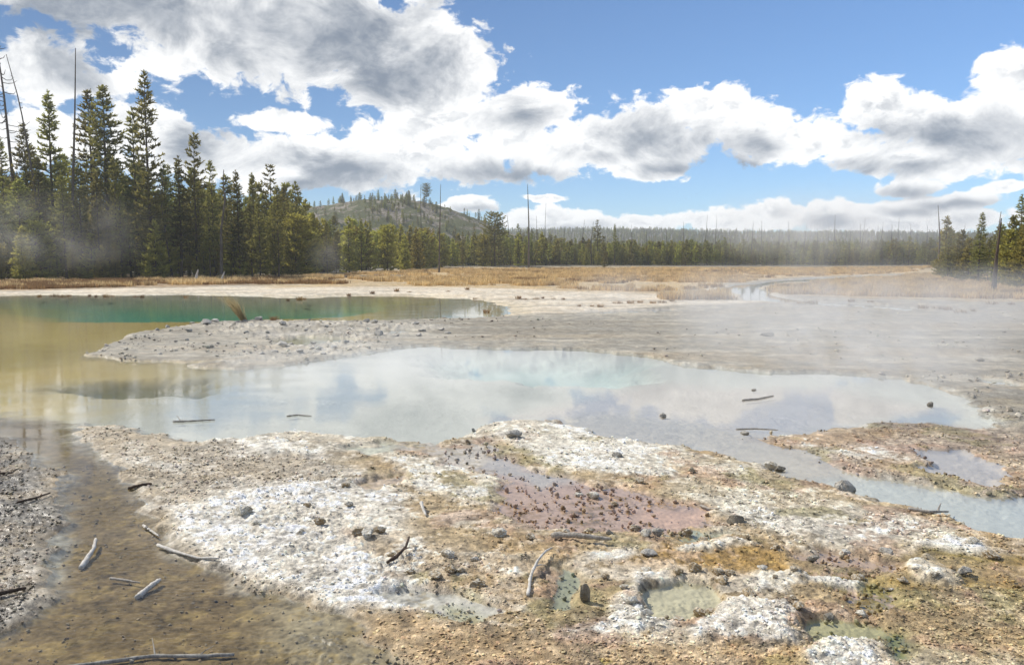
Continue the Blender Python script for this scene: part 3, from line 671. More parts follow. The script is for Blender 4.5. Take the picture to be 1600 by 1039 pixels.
def pine_meshes(seed, H, base, rad, kind, dens=1.0, leafL=0.42, leafW=0.13, step=0.5):
    """trunk and crown of a conifer of height H; kind sets the outline"""
    rng = random.Random(seed)
    lean = (rng.uniform(-.015, .015), rng.uniform(-.015, .015))
    n = 12
    path = [Vector((lean[0] * H * t + 0.04 * math.sin(t * 7 + seed), lean[1] * H * t + 0.04 * math.cos(t * 5 + seed), H * t)) for t in [k / (n - 1) for k in range(n)]]
    tr = 0.010 * H + 0.03
    parts = [tube(path, [tr * (1.25 if k == 0 else 1) * (1 - .93 * k / (n - 1)) for k in range(n)], 7)]
    V, T, C = [], [], []
    z = base
    def axis(z_): t = z_ / H; return Vector((lean[0] * z_ + 0.04 * math.sin(t * 7 + seed), lean[1] * z_ + 0.04 * math.cos(t * 5 + seed), z_))
    while z < H - 0.15:
        t = (z - base) / (H - base)
        if kind == 'cone': prof = (1 - t) ** 0.85 * (0.65 + 0.35 * min(1, t / .12)) + 0.05
        elif kind == 'column': prof = min(1, (1 - t) * 2.2) ** 0.8 * (0.6 + 0.4 * min(1, t / .25)) * (0.85 + .15 * math.sin(t * 9 + seed)) + .05
        elif kind == 'sparse': prof = (1 - t) ** 0.7 * (0.35 + 0.65 * min(1, t / .35)) + 0.06
        else: prof = math.sqrt(max(0, 1 - (2 * t - .9) ** 2 / 1.3)) + .05          # round
        k = max(3, int(round(rng.uniform(4, 6.5) * dens * (0.6 + .4 * prof))))
        a0 = rng.uniform(0, 6.28)
        for q in range(k):
            if rng.random() < (0.18 if kind == 'sparse' else 0.07): continue
            an = a0 + 6.283 * q / k + rng.uniform(-.35, .35)
            L = rad * prof * rng.uniform(.62, 1.18)
            if L < 0.12: L = 0.12
            zz = z + rng.uniform(-.22, .22) * step * 2
            o = axis(min(zz, H - .1)); out = Vector((math.cos(an), math.sin(an), 0))
            up0 = rng.uniform(-.22, .12) + .35 * t; tip = rng.uniform(.15, .45)
            pts = [o, o + out * L * .5 + Vector((0, 0, up0 * L * .5)), o + out * L + Vector((0, 0, (up0 + tip * .6) * L))]
            if L > .5: parts.append(tube(pts, [0.012 + .014 * L, .012 + .006 * L, .006], 3))
            m_ = max(2, int(L / 0.30 * dens) + 1)
            for s in range(m_):
                f = 0.22 + 0.78 * (s + rng.random() * .6) / m_
                f = min(f, 1.0)
                p = pts[0].lerp(pts[1], f * 2) if f < .5 else pts[1].lerp(pts[2], f * 2 - 1)
                sidev = Vector((-out.y, out.x, 0)) * rng.uniform(-.30, .30) * L * (1.1 - f * .6)
                dirn = (out * .8 + Vector((0, 0, .45)) + sidev * .8).normalized()
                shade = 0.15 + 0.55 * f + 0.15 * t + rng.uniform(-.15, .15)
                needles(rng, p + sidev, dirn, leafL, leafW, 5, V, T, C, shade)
        z += step * rng.uniform(.75, 1.25) * (1 if t < .8 else .7)
    needles(rng, axis(H - .1), Vector((0, 0, 1)), leafL, leafW, 8, V, T, C, .7)
    tv, tf = join(parts)
    trunk = mesh_np('trunk', tv, F=tf); trunk.materials.append(MATS['pine_bark'])
    crown = mesh_np('crown', [tuple(v) for v in V], tris=T, cols=C)
    return trunk, crown

PROTO = {}
def proto(key, seed, H, base, rad, kind, dens=1.0, needle='pine_needles', **kw):
    t, c = pine_meshes(seed, H, base, rad, kind, dens, **kw); c.materials.append(MATS[needle])
    PROTO[key] = (t, c, H)
proto('tall_a', 1, 22, 5.5, 2.3, 'sparse', 1.0); proto('tall_b', 2, 20, 9.0, 1.9, 'column', 1.1); proto('tall_c', 3, 20, 9.5, 1.7, 'column', 1.0)
proto('spire_a', 4, 19, 3.0, 2.5, 'cone', 1.15); proto('spire_b', 5, 17, 4.0, 2.1, 'cone', 1.0); proto('spire_c', 6, 15, 2.5, 2.3, 'sparse', 1.0)
proto('mid_a', 7, 12, 0.7, 2.3, 'cone', 1.2); proto('mid_b', 8, 11, 0.9, 2.0, 'column', 1.15); proto('mid_c', 9, 12, 1.2, 2.5, 'cone', 1.0)
proto('young_a', 10, 7, 0.2, 1.9, 'cone', 1.3, 'young_needles', step=.4); proto('young_b', 11, 7, 0.2, 1.6, 'column', 1.3, 'young_needles', step=.4); proto('young_c', 12, 6.5, 0.1, 2.0, 'round', 1.3, 'young_needles', step=.4)
proto('round_a', 13, 13, 5.0, 3.0, 'round', 1.1); proto('crooked', 14, 14, 6.0, 2.2, 'sparse', .75)

def tree(u, base_v, top_v, key, label, group=None, name='pine_tree', dist=None, gz=None, width=1.0, rng=random):
    """a tree rooted where photo pixel (u, base_v) meets the ground (or at a given distance), as tall as top_v says"""
    if dist is None:
        x, y = px_ground(u, base_v)
    else:
        d = px_dir(u, HORIZON); x, y = d.x / d.y * dist, dist
    z = ground_z(x, y) if gz is None else gz(x, y)
    Ht = CAM_H + (HORIZON - top_v) / FPX * y - z
    t, c, H0 = PROTO[key]; s = Ht / H0
    root = bpy.data.objects.new(name, None); COL.objects.link(root); root.empty_display_size = .3
    root.location = (x, y, z - 0.05); root.rotation_euler = (0, 0, rng.uniform(0, 6.28)); w = s * width * rng.uniform(.92, 1.08)
    root.scale = (w, w, s)
    for nm, me in (('trunk', t), ('crown', c)):
        o = bpy.data.objects.new(nm, me); COL.objects.link(o); o.parent = root
    tag(root, label, 'tree', group); return root

LAND = []                                         # things one can find, by place, to describe the others by
def mark(u, dist, phrase): LAND.append((u, dist, phrase))
def beside(u, dist, names=None):
    best = min((l for l in LAND if names is None or l[2] in names), key=lambda l: abs(l[0] - u) + 0.25 * abs(l[1] - dist) * (100 / max(dist, 1)))
    d = dist - best[1]; gap = abs(best[0] - u)
    if gap < 14: w = 'behind' if d > 4 else ('in front of' if d < -4 else 'right beside')
    elif gap < 34: w = 'close beside'
    else: w = 'near'
    return w + ' ' + best[2]
LOOK = {'spire_a': 'dense conical', 'spire_b': 'slim conical', 'spire_c': 'open-crowned', 'mid_a': 'full bushy', 'mid_b': 'narrow columnar', 'mid_c': 'broad loose', 'young_a': 'young conical', 'young_b': 'young narrow', 'young_c': 'young round', 'tall_c': 'thin'}
def size_word(h): return 'low' if h < 4.5 else ('medium' if h < 8 else ('high' if h < 12 else 'tall'))
def tree_height(dist, top): return CAM_H + (HORIZON - top) / FPX * dist
for l in [(20, 88, 'the many-branched dead tree'), (66, 88, 'the slim leaning dead trunk'), (114, 88, 'the very tall bare dead trunk'), (160, 90, 'the close pair of tall pines'), (238, 90, 'the tallest pine'), (308, 90, 'the lone open-crowned pine'),
          (348, 92, 'the bent dead trunk'), (400, 96, 'the dark broad pine'), (430, 96, 'the wispy crooked pine')]: mark(*l)
LW = [l[2] for l in LAND]
for l in [(520, 120, 'the small steam wisp'), (540, 110, 'the pale fallen log'), (612, 120, 'the thin fallen pole'), (687, 131, 'the dead trunk before the hill'), (773, 190, 'the dark round-topped pine'), (826, 177, 'the tall straight dead trunk'), (851, 215, 'a thin far dead trunk'),
          (934, 210, 'the tufted lone pine'), (960, 205, 'the conical far-stand pine')]: mark(*l)
LM = [l[2] for l in LAND if l[2] not in LW] + ['the wispy crooked pine']
rt = random.Random(5)
heroes = [
 (88, 436, 150, 'spire_a', 'tall dense dark pine with pointed crown beside the many-branched dead tree', 1.0),
 (150, 434, 150, 'tall_c', 'tall bare-trunked pine with narrow tufted crown, the slimmer one of a close pair', 1.0),
 (172, 435, 144, 'tall_b', 'tall bare-trunked pine with fuller rounded top, the taller one of a close pair', 1.05),
 (240, 437, 120, 'tall_a', 'tallest pine of the wood, open crown with upswept branches', 1.0),
 (216, 435, 176, 'spire_b', 'dark pine close beside the tallest pine and slightly shorter', 1.05),
 (308, 436, 214, 'spire_c', 'tall open-crowned pine standing alone above the wood near the bent dead trunk', 1.0),
 (284, 435, 256, 'spire_b', 'mid-height pine between the tallest pine and the lone open-crowned pine', .9),
 (336, 435, 256, 'spire_c', 'slender pine right beside the bent dead trunk', .85),
 (400, 433, 274, 'spire_a', 'dark broad pine next to the wispy crooked pine', 1.1),
 (428, 433, 262, 'crooked', 'wispy crooked pine with sparse tufts at the low end of the tall wood', 1.0),
 (48, 436, 200, 'tall_c', 'pine with thin crown growing between two dead trunks', 1.0),
 (12, 437, 222, 'spire_b', 'dark pine at the foot of the many-branched dead tree', 1.0),
 (110, 434, 246, 'spire_c', 'smaller dark pine beside the tall leaning dead trunk', 1.0),
 (262, 436, 262, 'mid_c', 'bushy pine below the tallest pine', .8),
 (185, 437, 250, 'mid_a', 'bushy pine below the close pair of tall pines', .75),
 (374, 434, 290, 'spire_b', 'pine rising right behind the bent dead trunk', .9)]
for u, bv, tv, key, lab, wd in heroes: tree(u, bv, tv, key, lab, None, width=wd, rng=rt)

GL = 'dark pine in the tall dense wood across the green pool'
for k in range(58):
    u = -60 + 540 * (k + rt.random() * .9) / 58
    dist = rt.uniform(88, 122)
    top = np.interp(u, [-60, 0, 100, 200, 300, 400, 480], [232, 236, 246, 250, 264, 286, 306]) + rt.uniform(-16, 44)
    key = rt.choice(['spire_a', 'spire_b', 'spire_c', 'mid_a', 'mid_b', 'mid_c'])
    lab = '%s dark %s pine %s' % (size_word(tree_height(dist, top)), LOOK[key], beside(u, dist, LW))
    tree(u, 0, top, key, lab, 'pines of the tall dense wood', dist=dist, width=rt.uniform(.8, 1.1), rng=rt)
GY = 'young green pine along the front edge of the tall dense wood'
for k in range(46):
    u = -40 + 540 * (k + rt.random() * .9) / 46
    bv = np.interp(u, [-40, 200, 430, 520], [443, 440, 435, 431]) - rt.uniform(0, 4)
    key = rt.choice(['young_a', 'young_b', 'young_c', 'young_a', 'mid_b', 'mid_a']); tp = bv - rt.uniform(24, 95); dist = CAM_H * FPX / (bv - HORIZON)
    lab = '%s green %s edge pine %s' % (size_word(tree_height(dist, tp)), LOOK[key], beside(u, dist, LW))
    tree(u, bv, tp, key, lab, 'young pines along the wood edge', rng=rt)
GM = 'green pine in the mixed stand below the rocky hill'
for k in range(96):
    u = 430 + 560 * (k + rt.random()) / 96
    bv = np.interp(u, [430, 520, 600, 700, 770, 900, 1000], [433, 430, 427, 422, 420, 418.5, 418])
    dist = CAM_H * FPX / (bv - HORIZON) * rt.uniform(1.0, 1.35)
    top = np.interp(u, [430, 480, 540, 600, 680, 760, 850, 960, 1000], [318, 332, 342, 352, 364, 366, 370, 378, 384]) + abs(rt.gauss(0, 13)) - 4
    key = rt.choice(['mid_a', 'mid_b', 'mid_c', 'young_a', 'young_b', 'young_a', 'young_c', 'spire_b'])
    lab = '%s %s stand pine %s' % (size_word(tree_height(dist, top)), LOOK[key], beside(u, dist, LM))
    tree(u, 0, top, key, lab, 'pines of the stand below the hill', dist=dist, width=rt.uniform(.8, 1.15), rng=rt)
for u, tv, dist, key, lab in [(773, 334, 190, 'round_a', 'dark round-topped pine rising above the stand at the end of the hill slope'),
                              (934, 345, 210, 'crooked', 'tufted lone pine rising above the far stand'), (960, 351, 205, 'spire_b', 'dark conical pine at the end of the far stand'),
                              (945, 385, 185, 'mid_a', 'dark bushy pine standing forward of the far stand on the meadow edge')]:
    tree(u, 0, tv, key, lab, None, dist=dist, rng=rt)
# the hill
tree(667, 0, 289, 'round_a', 'big round-crowned pine standing alone on top of the rocky hill', None, dist=415, gz=hill_ground, rng=rt)
GH = 'small dark pine growing on the rocky hill'
for k in range(58):
    if k < 26: u = rt.gauss(610, 26); dist = HILL_D + rt.uniform(-35, 5)
    elif k < 36: u = rt.gauss(552, 14); dist = HILL_D + rt.uniform(-12, 5)
    else: u = rt.uniform(480, 790); dist = HILL_D + rt.uniform(-70, 0)
    d = px_dir(u, HORIZON); x, y = d.x / d.y * dist, dist
    hz = hill_ground(x, y); tv = HORIZON - (hz + rt.uniform(2.5, 6.5) - CAM_H) / y * FPX
    key = rt.choice(['mid_a', 'mid_b', 'mid_c', 'spire_c']); where = 'on the crest' if dist > HILL_D - 14 else ('on the upper slope' if dist > HILL_D - 42 else 'low on the slope')
    side_ = 'near the big round-crowned pine' if abs(u - 667) < 24 else ('in the dense clump' if 580 < u < 645 else ('by the bare crest' if u < 580 else 'down the long shoulder'))
    lab = 'small %s pine %s of the hill, %s' % (LOOK[key], where, side_)
    tree(u, 0, tv, key, lab, 'pines on the rocky hill', dist=dist, gz=hill_ground, width=rt.uniform(1.2, 1.8), rng=rt)
# right edge
for u, bv, tv, key, lab, wd in [(1527, 447, 333, 'spire_a', 'dark conical pine standing alone in the grass beyond the leaning dead trunk', 1.25), (1590, 452, 306, 'spire_b', 'tall dark pine under the forked dead tree beside the meadow', 1.3),
                            (1604, 454, 300, 'mid_c', 'broad dark pine at the foot of the forked dead tree', 1.0)]:
    tree(u, bv, tv, key, lab, None, width=wd, rng=rt)
GR = 'bushy pine in the clump beside the dry meadow and leaning dead trunks'
for u, bv, tv, key in [(1480, 440, 366, 'mid_a'), (1500, 443, 360, 'mid_b'), (1512, 444, 372, 'young_a'), (1543, 446, 372, 'mid_c'), (1560, 450, 350, 'mid_a'), (1578, 454, 338, 'mid_b'), (1575, 455, 360, 'young_b'), (1597, 457, 350, 'young_a'), (1620, 456, 330, 'mid_a'), (1470, 436, 388, 'young_a'), (1492, 440, 392, 'young_c'), (1640, 455, 320, 'mid_c')]:
    tree(u, bv, tv, key, GR, 'bushy pines beside the meadow', rng=rt)

# ------------------------------------------------------------------ dead trees
def dead_tree(pix, w_px, label, branches=0, span=(.35, .95), blen=1.0, group=None, dist=None, seed=0, mat='dead_wood'):
    """pix: list of photo points from foot to tip; all at the foot's distance"""
    rng = random.Random(seed + int(pix[0][0]))
    if dist is None: fx, fy = px_ground(*pix[0])
    else:
        d = px_dir(pix[0][0], HORIZON); fx, fy = d.x / d.y * dist, dist
    gz = ground_z(fx, fy) - .1
    P = [Vector((fx, fy, gz))] + [Vector(((u - 800) / FPX * fy * 1.0, fy, CAM_H + (HORIZON - v) / FPX * fy)) for u, v in pix[1:]]
    rad = w_px * fy / FPX / 2
    Q = resample(P, 12); org = Q[0].copy()
    parts_r = [rad * (1 - .82 * k / 11) for k in range(12)]
    root = bpy.data.objects.new('dead_tree', None); COL.objects.link(root); root.location = org; root.empty_display_size = .3
    obj('trunk', mesh_np('trunk', *join([tube([p - org for p in Q], parts_r, 7, .15, rng)])), mat, root)
    Hh = (Q[-1] - Q[0]).length
    for k in range(branches):
        f = span[0] + (span[1] - span[0]) * (k + rng.random()) / max(1, branches)
        q_ = f * 11; a = Q[int(q_)].lerp(Q[min(11, int(q_) + 1)], q_ - int(q_))
        an = rng.uniform(0, 6.28); L = blen * (1.15 - f) * rng.uniform(.4, 1.2)
        o = Vector((math.cos(an), .5 * math.sin(an), 0)); dr = rng.uniform(-.25, .1)
        pts = [a, a + o * L * .4 + Vector((0, 0, dr * L)), a + o * L * .75 + Vector((0, 0, (dr + .02) * L)), a + o * L + Vector((0, 0, (dr + rng.uniform(.1, .3)) * L))]
        br = min(rad * .32, .06)
        obj('branch', mesh_np('branch', *join([tube([p - org for p in pts], [br, br * .8, br * .6, br * .3], 4)])), mat, root)
    tag(root, label, 'dead tree', group); return root
dead_tree([(38, 436), (30, 280), (24, 150), (14, 52)], 7, 'tall grey dead tree with many bare curved side branches', 48, (.35, .95), 4.8, seed=1)
dead_tree([(72, 437), (62, 280), (48, 170), (31, 95)], 5, 'slim leaning dead trunk next to the many-branched dead tree', 8, (.5, .95), 1.4, seed=2)
dead_tree([(114, 436), (122, 300), (132, 170), (137, 86)], 6, 'very tall bare leaning dead trunk without branches', 0, seed=3)
dead_tree([(346, 438), (349, 360), (357, 310), (354, 290), (356, 268)], 6, 'bent grey dead trunk with a crooked tip at the wood edge', 2, (.6, .8), 1.2, seed=4)
dead_tree([(270, 437), (258, 330), (263, 262)], 3, 'thin dead trunk among the pines below the tallest pine', 6, (.4, .9), .8, seed=5)
dead_tree([(686, 427), (688, 360), (690, 290)], 3.2, 'thin dead trunk standing in front of the rocky hill', 3, (.5, .9), .5, seed=6)
dead_tree([(826, 420.5), (826, 350), (824, 290)], 3.6, 'tall straight dead trunk at the back edge of the golden meadow', 2, (.5, .9), .6, seed=7)
dead_tree([(1466, 433), (1464, 370), (1459, 322)], 4.2, 'slender dead trunk with hooked tip beside the bushy pines', 0, seed=8)
dead_tree([(1552, 462), (1554, 400), (1558, 342)], 8, 'thick dark dead trunk standing forward in the dry grass', 0, seed=9, mat='dark_wood')
dead_tree([(1548, 446), (1551, 390), (1557, 332)], 4.5, 'thin leaning dead trunk right behind the thick dark one', 2, (.5, .9), .6, seed=10)
dead_tree([(1597, 456), (1596, 360), (1597, 276)], 5, 'forked dead tree rising out of the dark pines', 9, (.6, .95), 1.6, seed=11)
GS = 'thin bare dead trunk rising from the far forest'
for u, tv in [(660, 292), (851, 318), (795, 338), (838, 338), (910, 344), (924, 347), (1101, 337), (1115, 337), (1174, 347), (1187, 345), (1066, 348), (1230, 346), (1300, 336), (1340, 350), (1345, 341), (1367, 353), (1373, 348), (1390, 352), (1399, 340),
              (1420, 350), (1428, 357), (1325, 357), (1275, 357), (1255, 352), (1160, 355), (1140, 357), (1040, 357), (1010, 358), (985, 352), (1445, 352), (1500, 350), (880, 356), (1213, 356), (1290, 354)]:
    dead_tree([(u, 0), (u + rt.uniform(-1.5, 1.5), (tv + 418) / 2), (u + rt.uniform(-2.5, 2.5), tv)], rt.uniform(1.3, 2.1), GS, rt.choice([0, 0, 2, 3]), (.5, .95), .9, 'dead trunks of the far forest', dist=rt.uniform(207, 260), seed=int(u))

# fallen logs and pale stumps at the wood's foot
def far_log(pix, w, label, mat='grey_wood', seed=0):
    return stick('fallen_log', pix, w, mat, label, 'log', lift=0.05, taper=.4, seed=seed)
far_log([(212, 441), (262, 440), (330, 443)], 3.5, 'long grey fallen log at the foot of the tall wood', seed=1)
far_log([(500, 437), (540, 435), (585, 434)], 2.4, 'pale fallen log on the grass near the mixed stand', seed=2)
far_log([(405, 441), (450, 440), (480, 438)], 2.2, 'short grey fallen log on the brown grass near the bent dead trunk', seed=3)
far_log([(585, 432), (640, 434)], 2.0, 'thin fallen pole at the back of the golden meadow', seed=4)
dead_tree([(306, 443), (308, 432), (311, 421)], 7, 'short bleached broken stump at the foot of the tall wood', 2, (.5, .9), .7, seed=12, mat='bleached_wood')
dead_tree([(345, 442), (349, 432), (352, 424)], 5, 'short bleached snag stub beside the bent dead trunk', 1, (.5, .9), .6, seed=13, mat='bleached_wood')

# ------------------------------------------------------------------ geometry-node scatter (for what nobody could count)
def scatter(name, pts, scl, rot, protos, label, cat, idx=None, pcol=None, kind='stuff', tilt=None):
    me = bpy.data.meshes.new(name); n = len(pts)
    me.vertices.add(n); me.vertices.foreach_set('co', np.asarray(pts, np.float32).ravel())
    def fl(nm, arr): a = me.attributes.new(nm, 'FLOAT', 'POINT'); a.data.foreach_set('value', np.asarray(arr, np.float32))
    def vec(nm, arr): a = me.attributes.new(nm, 'FLOAT_VECTOR', 'POINT'); a.data.foreach_set('vector', np.asarray(arr, np.float32).ravel())
    vec('scl', scl); vec('rot', rot)
    a = me.attributes.new('idx', 'INT', 'POINT'); a.data.foreach_set('value', np.asarray(idx if idx is not None else np.arange(n) % len(protos), np.int32))
    if pcol is not None:
        a = me.attributes.new('pcol', 'FLOAT_COLOR', 'POINT'); c = np.ones((n, 4), np.float32); c[:, :3] = pcol; a.data.foreach_set('color', c.ravel())
    o = bpy.data.objects.new(name, me); COL.objects.link(o)
    ng = bpy.data.node_groups.new(name, 'GeometryNodeTree')
    ng.interface.new_socket('Geometry', in_out='INPUT', socket_type='NodeSocketGeometry'); ng.interface.new_socket('Geometry', in_out='OUTPUT', socket_type='NodeSocketGeometry')
    N = ng.nodes; L = ng.links
    gi = N.new('NodeGroupInput'); go = N.new('NodeGroupOutput')
    iop = N.new('GeometryNodeInstanceOnPoints'); L.new(gi.outputs[0], iop.inputs['Points'])
    jn = N.new('GeometryNodeJoinGeometry')
    for me_p in reversed(protos):
        po = bpy.data.objects.new('piece', me_p)             # carries the shape for the nodes only; never linked
        oi = N.new('GeometryNodeObjectInfo'); oi.inputs['Object'].default_value = po; oi.inputs['As Instance'].default_value = True
        L.new(oi.outputs['Geometry'], jn.inputs[0])
    L.new(jn.outputs[0], iop.inputs['Instance']); iop.inputs['Pick Instance'].default_value = True
    def na(nm, dt):
        q = N.new('GeometryNodeInputNamedAttribute'); q.data_type = dt; q.inputs['Name'].default_value = nm; return q.outputs[0]
    L.new(na('idx', 'INT'), iop.inputs['Instance Index']); L.new(na('scl', 'FLOAT_VECTOR'), iop.inputs['Scale']); L.new(na('rot', 'FLOAT_VECTOR'), iop.inputs['Rotation'])
    L.new(iop.outputs[0], go.inputs[0])
    md = o.modifiers.new('scatter', 'NODES'); md.node_group = ng
    tag(o, label, cat, None, kind); return o

rng = np.random.default_rng(3)
# far forest
def lowtree(seed, H, base, rad, kind, needle):
    t, c = pine_meshes(seed, H, base, rad, kind, .8, leafL=.6, leafW=.26, step=.75)
    V = [v.co[:] for v in t.vertices]; F = [tuple(p.vertices) for p in t.polygons]; n0 = len(V); nf = len(F)
    V += [v.co[:] for v in c.vertices]; F += [tuple(i_ + n0 for i_ in p.vertices) for p in c.polygons]
    me = mesh_np('far_pine', V, F=F)
    me.materials.append(MATS['pine_bark']); me.materials.append(MATS[needle])
    me.polygons.foreach_set('material_index', np.array([0] * nf + [1] * (len(F) - nf), np.int32))
    at = me.attributes.new('Col', 'FLOAT_COLOR', 'POINT'); cc = np.full((len(V), 4), .5, np.float32)
    src = np.empty(len(c.vertices) * 4, np.float32); c.attributes['Col'].data.foreach_get('color', src); cc[n0:] = src.reshape(-1, 4); at.data.foreach_set('color', cc.ravel())
    bpy.data.meshes.remove(t); bpy.data.meshes.remove(c)
    return me
far_protos = [lowtree(50, 10, .6, 2.2, 'cone', 'pine_needles'), lowtree(51, 10, 1.0, 1.7, 'column', 'pine_needles'), lowtree(52, 10, .5, 2.3, 'cone', 'young_needles'), lowtree(53, 10, 2.5, 1.9, 'sparse', 'pine_needles')]
def forest_points(n, u0, u1, r0, r1, hmin, hmax, p=2.0):
    u = rng.uniform(u0, u1, n); k = rng.random(n)
    dist = (r0 ** p + k * (r1 ** p - r0 ** p)) ** (1 / p)
    x = (u - 800) / FPX * dist; y = dist
    return x, y, hmin + (hmax - hmin) * rng.random(n) ** 1.5 * rng.choice([.4, 1., 1., 1.25], n)
A = [forest_points(2600, 830, 1480, 207, 330, 3.4, 6.6, 1.0), forest_points(4500, 380, 1900, 330, 620, 4, 8, 1.0), forest_points(15000, -300, 2000, 620, 1400, 5, 8.5, 1.4),
     forest_points(900, -420, 480, 118, 260, 9, 14, 1.2), forest_points(900, 470, 860, 190, 345, 5, 8, 1.2), forest_points(260, 1470, 1960, 110, 320, 5, 8, 1.0)]
fx = np.concatenate([a[0] for a in A]); fy = np.concatenate([a[1] for a in A]); fh = np.concatenate([a[2] for a in A])
fz = terrain(fx, fy, False)[0] - 0.1
hz = hill_z(fx, fy); onhill = (fx > -185) & (fx < 55) & (np.abs(fy - HILL_D) < 92) & (hz > fz + .5)
keep = ~(onhill & (hz > 12)); fz = np.where(onhill, hz - .6, fz)
fx, fy, fz, fh = fx[keep], fy[keep], fz[keep], fh[keep]
nh = 230; hu = np.where(rng.random(nh) < .4, rng.normal(615, 30, nh), rng.uniform(470, 800, nh)); hd = HILL_D + rng.uniform(-75, 0, nh)    # scrub pines on the hill slope
hx = (hu - 800) / FPX * hd; hzz = hill_z(hx, hd) - .5
fx = np.concatenate([fx, hx]); fy = np.concatenate([fy, hd]); fz = np.concatenate([fz, hzz]); fh = np.concatenate([fh, rng.uniform(1.5, 4.5, nh)]); n = len(fx)
sw = fh / 10 * rng.uniform(.8, 1.2, n)
scatter('forest', np.stack([fx, fy, fz], 1), np.stack([sw, sw, fh / 10], 1), np.stack([np.zeros(n), np.zeros(n), rng.uniform(0, 6.28, n)], 1), far_protos,
        'far dense conifer forest covering the flat and the low ridge beyond the meadow', 'forest', rng.integers(0, 4, n))

# grass
def clump(seed, nblade, hgt, spread, mat, lean=.35, width=.012):
    r_ = random.Random(seed); V, T, C = [], [], []
    for _ in range(nblade):
        a = r_.uniform(0, 6.28); rr_ = spread * math.sqrt(r_.random()); x, y = rr_ * math.cos(a), rr_ * math.sin(a)
        L = hgt * r_.uniform(.55, 1.15); b_ = r_.uniform(0, 6.28); ln = lean * r_.uniform(.2, 1.3)
        w = width * r_.uniform(.7, 1.4); px, py = -math.sin(b_) * w, math.cos(b_) * w
        mx_, my_ = x + math.cos(b_) * ln * L * .35, y + math.sin(b_) * ln * L * .35
        tx, ty = x + math.cos(b_) * ln * L, y + math.sin(b_) * ln * L
        k = len(V)
        V += [(x - px, y - py, -0.03), (x + px, y + py, -0.03), (mx_ + px * .8, my_ + py * .8, L * .6), (mx_ - px * .8, my_ - py * .8, L * .6), (tx, ty, L)]
        T += [(k, k + 1, k + 2), (k, k + 2, k + 3), (k + 3, k + 2, k + 4)]
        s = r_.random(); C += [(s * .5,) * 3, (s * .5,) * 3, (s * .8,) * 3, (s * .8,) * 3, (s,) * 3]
    me = mesh_np('grass_clump', V, tris=T, cols=C); me.materials.append(MATS[mat]); return me
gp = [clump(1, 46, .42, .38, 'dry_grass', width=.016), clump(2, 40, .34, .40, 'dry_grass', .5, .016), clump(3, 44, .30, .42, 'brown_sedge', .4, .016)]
def in_poly(n, pts):
    P = np.array(pts); x = rng.uniform(P[:, 0].min(), P[:, 0].max(), n); y = rng.uniform(P[:, 1].min(), P[:, 1].max(), n)
    k = poly_sd(x, y, pts, 1) > 1.2 + fbm(x, y, .12, 3, 81) * 3.2
    return x[k], y[k]
def grass(name, polys, label, thr=-.25, brown=.3, smin=.7, smax=1.3, hmin=.05):
    xs_, ys_ = [], []
    for cnt, pts in polys:
        x, y = in_poly(cnt, pts); k = fbm(x, y, .09, 3, 61) + .5 * fbm(x, y, .5, 2, 62) > thr
        xs_.append(x[k]); ys_.append(y[k])
    x = np.concatenate(xs_); y = np.concatenate(ys_); h = terrain(x, y, False)[0]
    k = h > hmin; x, y, h = x[k], y[k], h[k]; n = len(x)
    bn = fbm(x, y, .12, 3, 71) + rng.normal(0, .35, n)
    idx = np.where(bn > 1 - 2 * brown, 2, rng.integers(0, 2, n)); s = rng.uniform(smin, smax, n)
    scatter(name, np.stack([x, y, h], 1), np.stack([s, s, s * rng.uniform(.7, 1.2, n)], 1), np.stack([np.zeros(n), np.zeros(n), rng.uniform(0, 6.28, n)], 1), gp, label, 'grass', idx)
grass('meadow_grass', [(26000, G((520, 440), (520, 430), (700, 421.5), (1450, 419.5), (1440, 427), (1240, 434), (1130, 444), (1060, 463), (900, 458), (780, 450), (640, 449))), (1500, G((1000, 466), (1130, 462), (1170, 472), (1010, 474)))],
      'golden dry grass meadow in front of the far forest', -.22, .25)
grass('stream_grass', [(26000, G((1205, 452), (1320, 439), (1470, 431), (1800, 431), (1800, 476), (1480, 472), (1300, 466), (1215, 460)))], 'tawny dry grass between the stream and the bushy pines', -.9, .42)
grass('wood_edge_grass', [(14000, G((-300, 446), (0, 444), (430, 434), (560, 431), (540, 446), (430, 449), (300, 449), (60, 456), (-300, 458)))], 'reddish brown grass strip along the foot of the tall wood', -.35, .62)

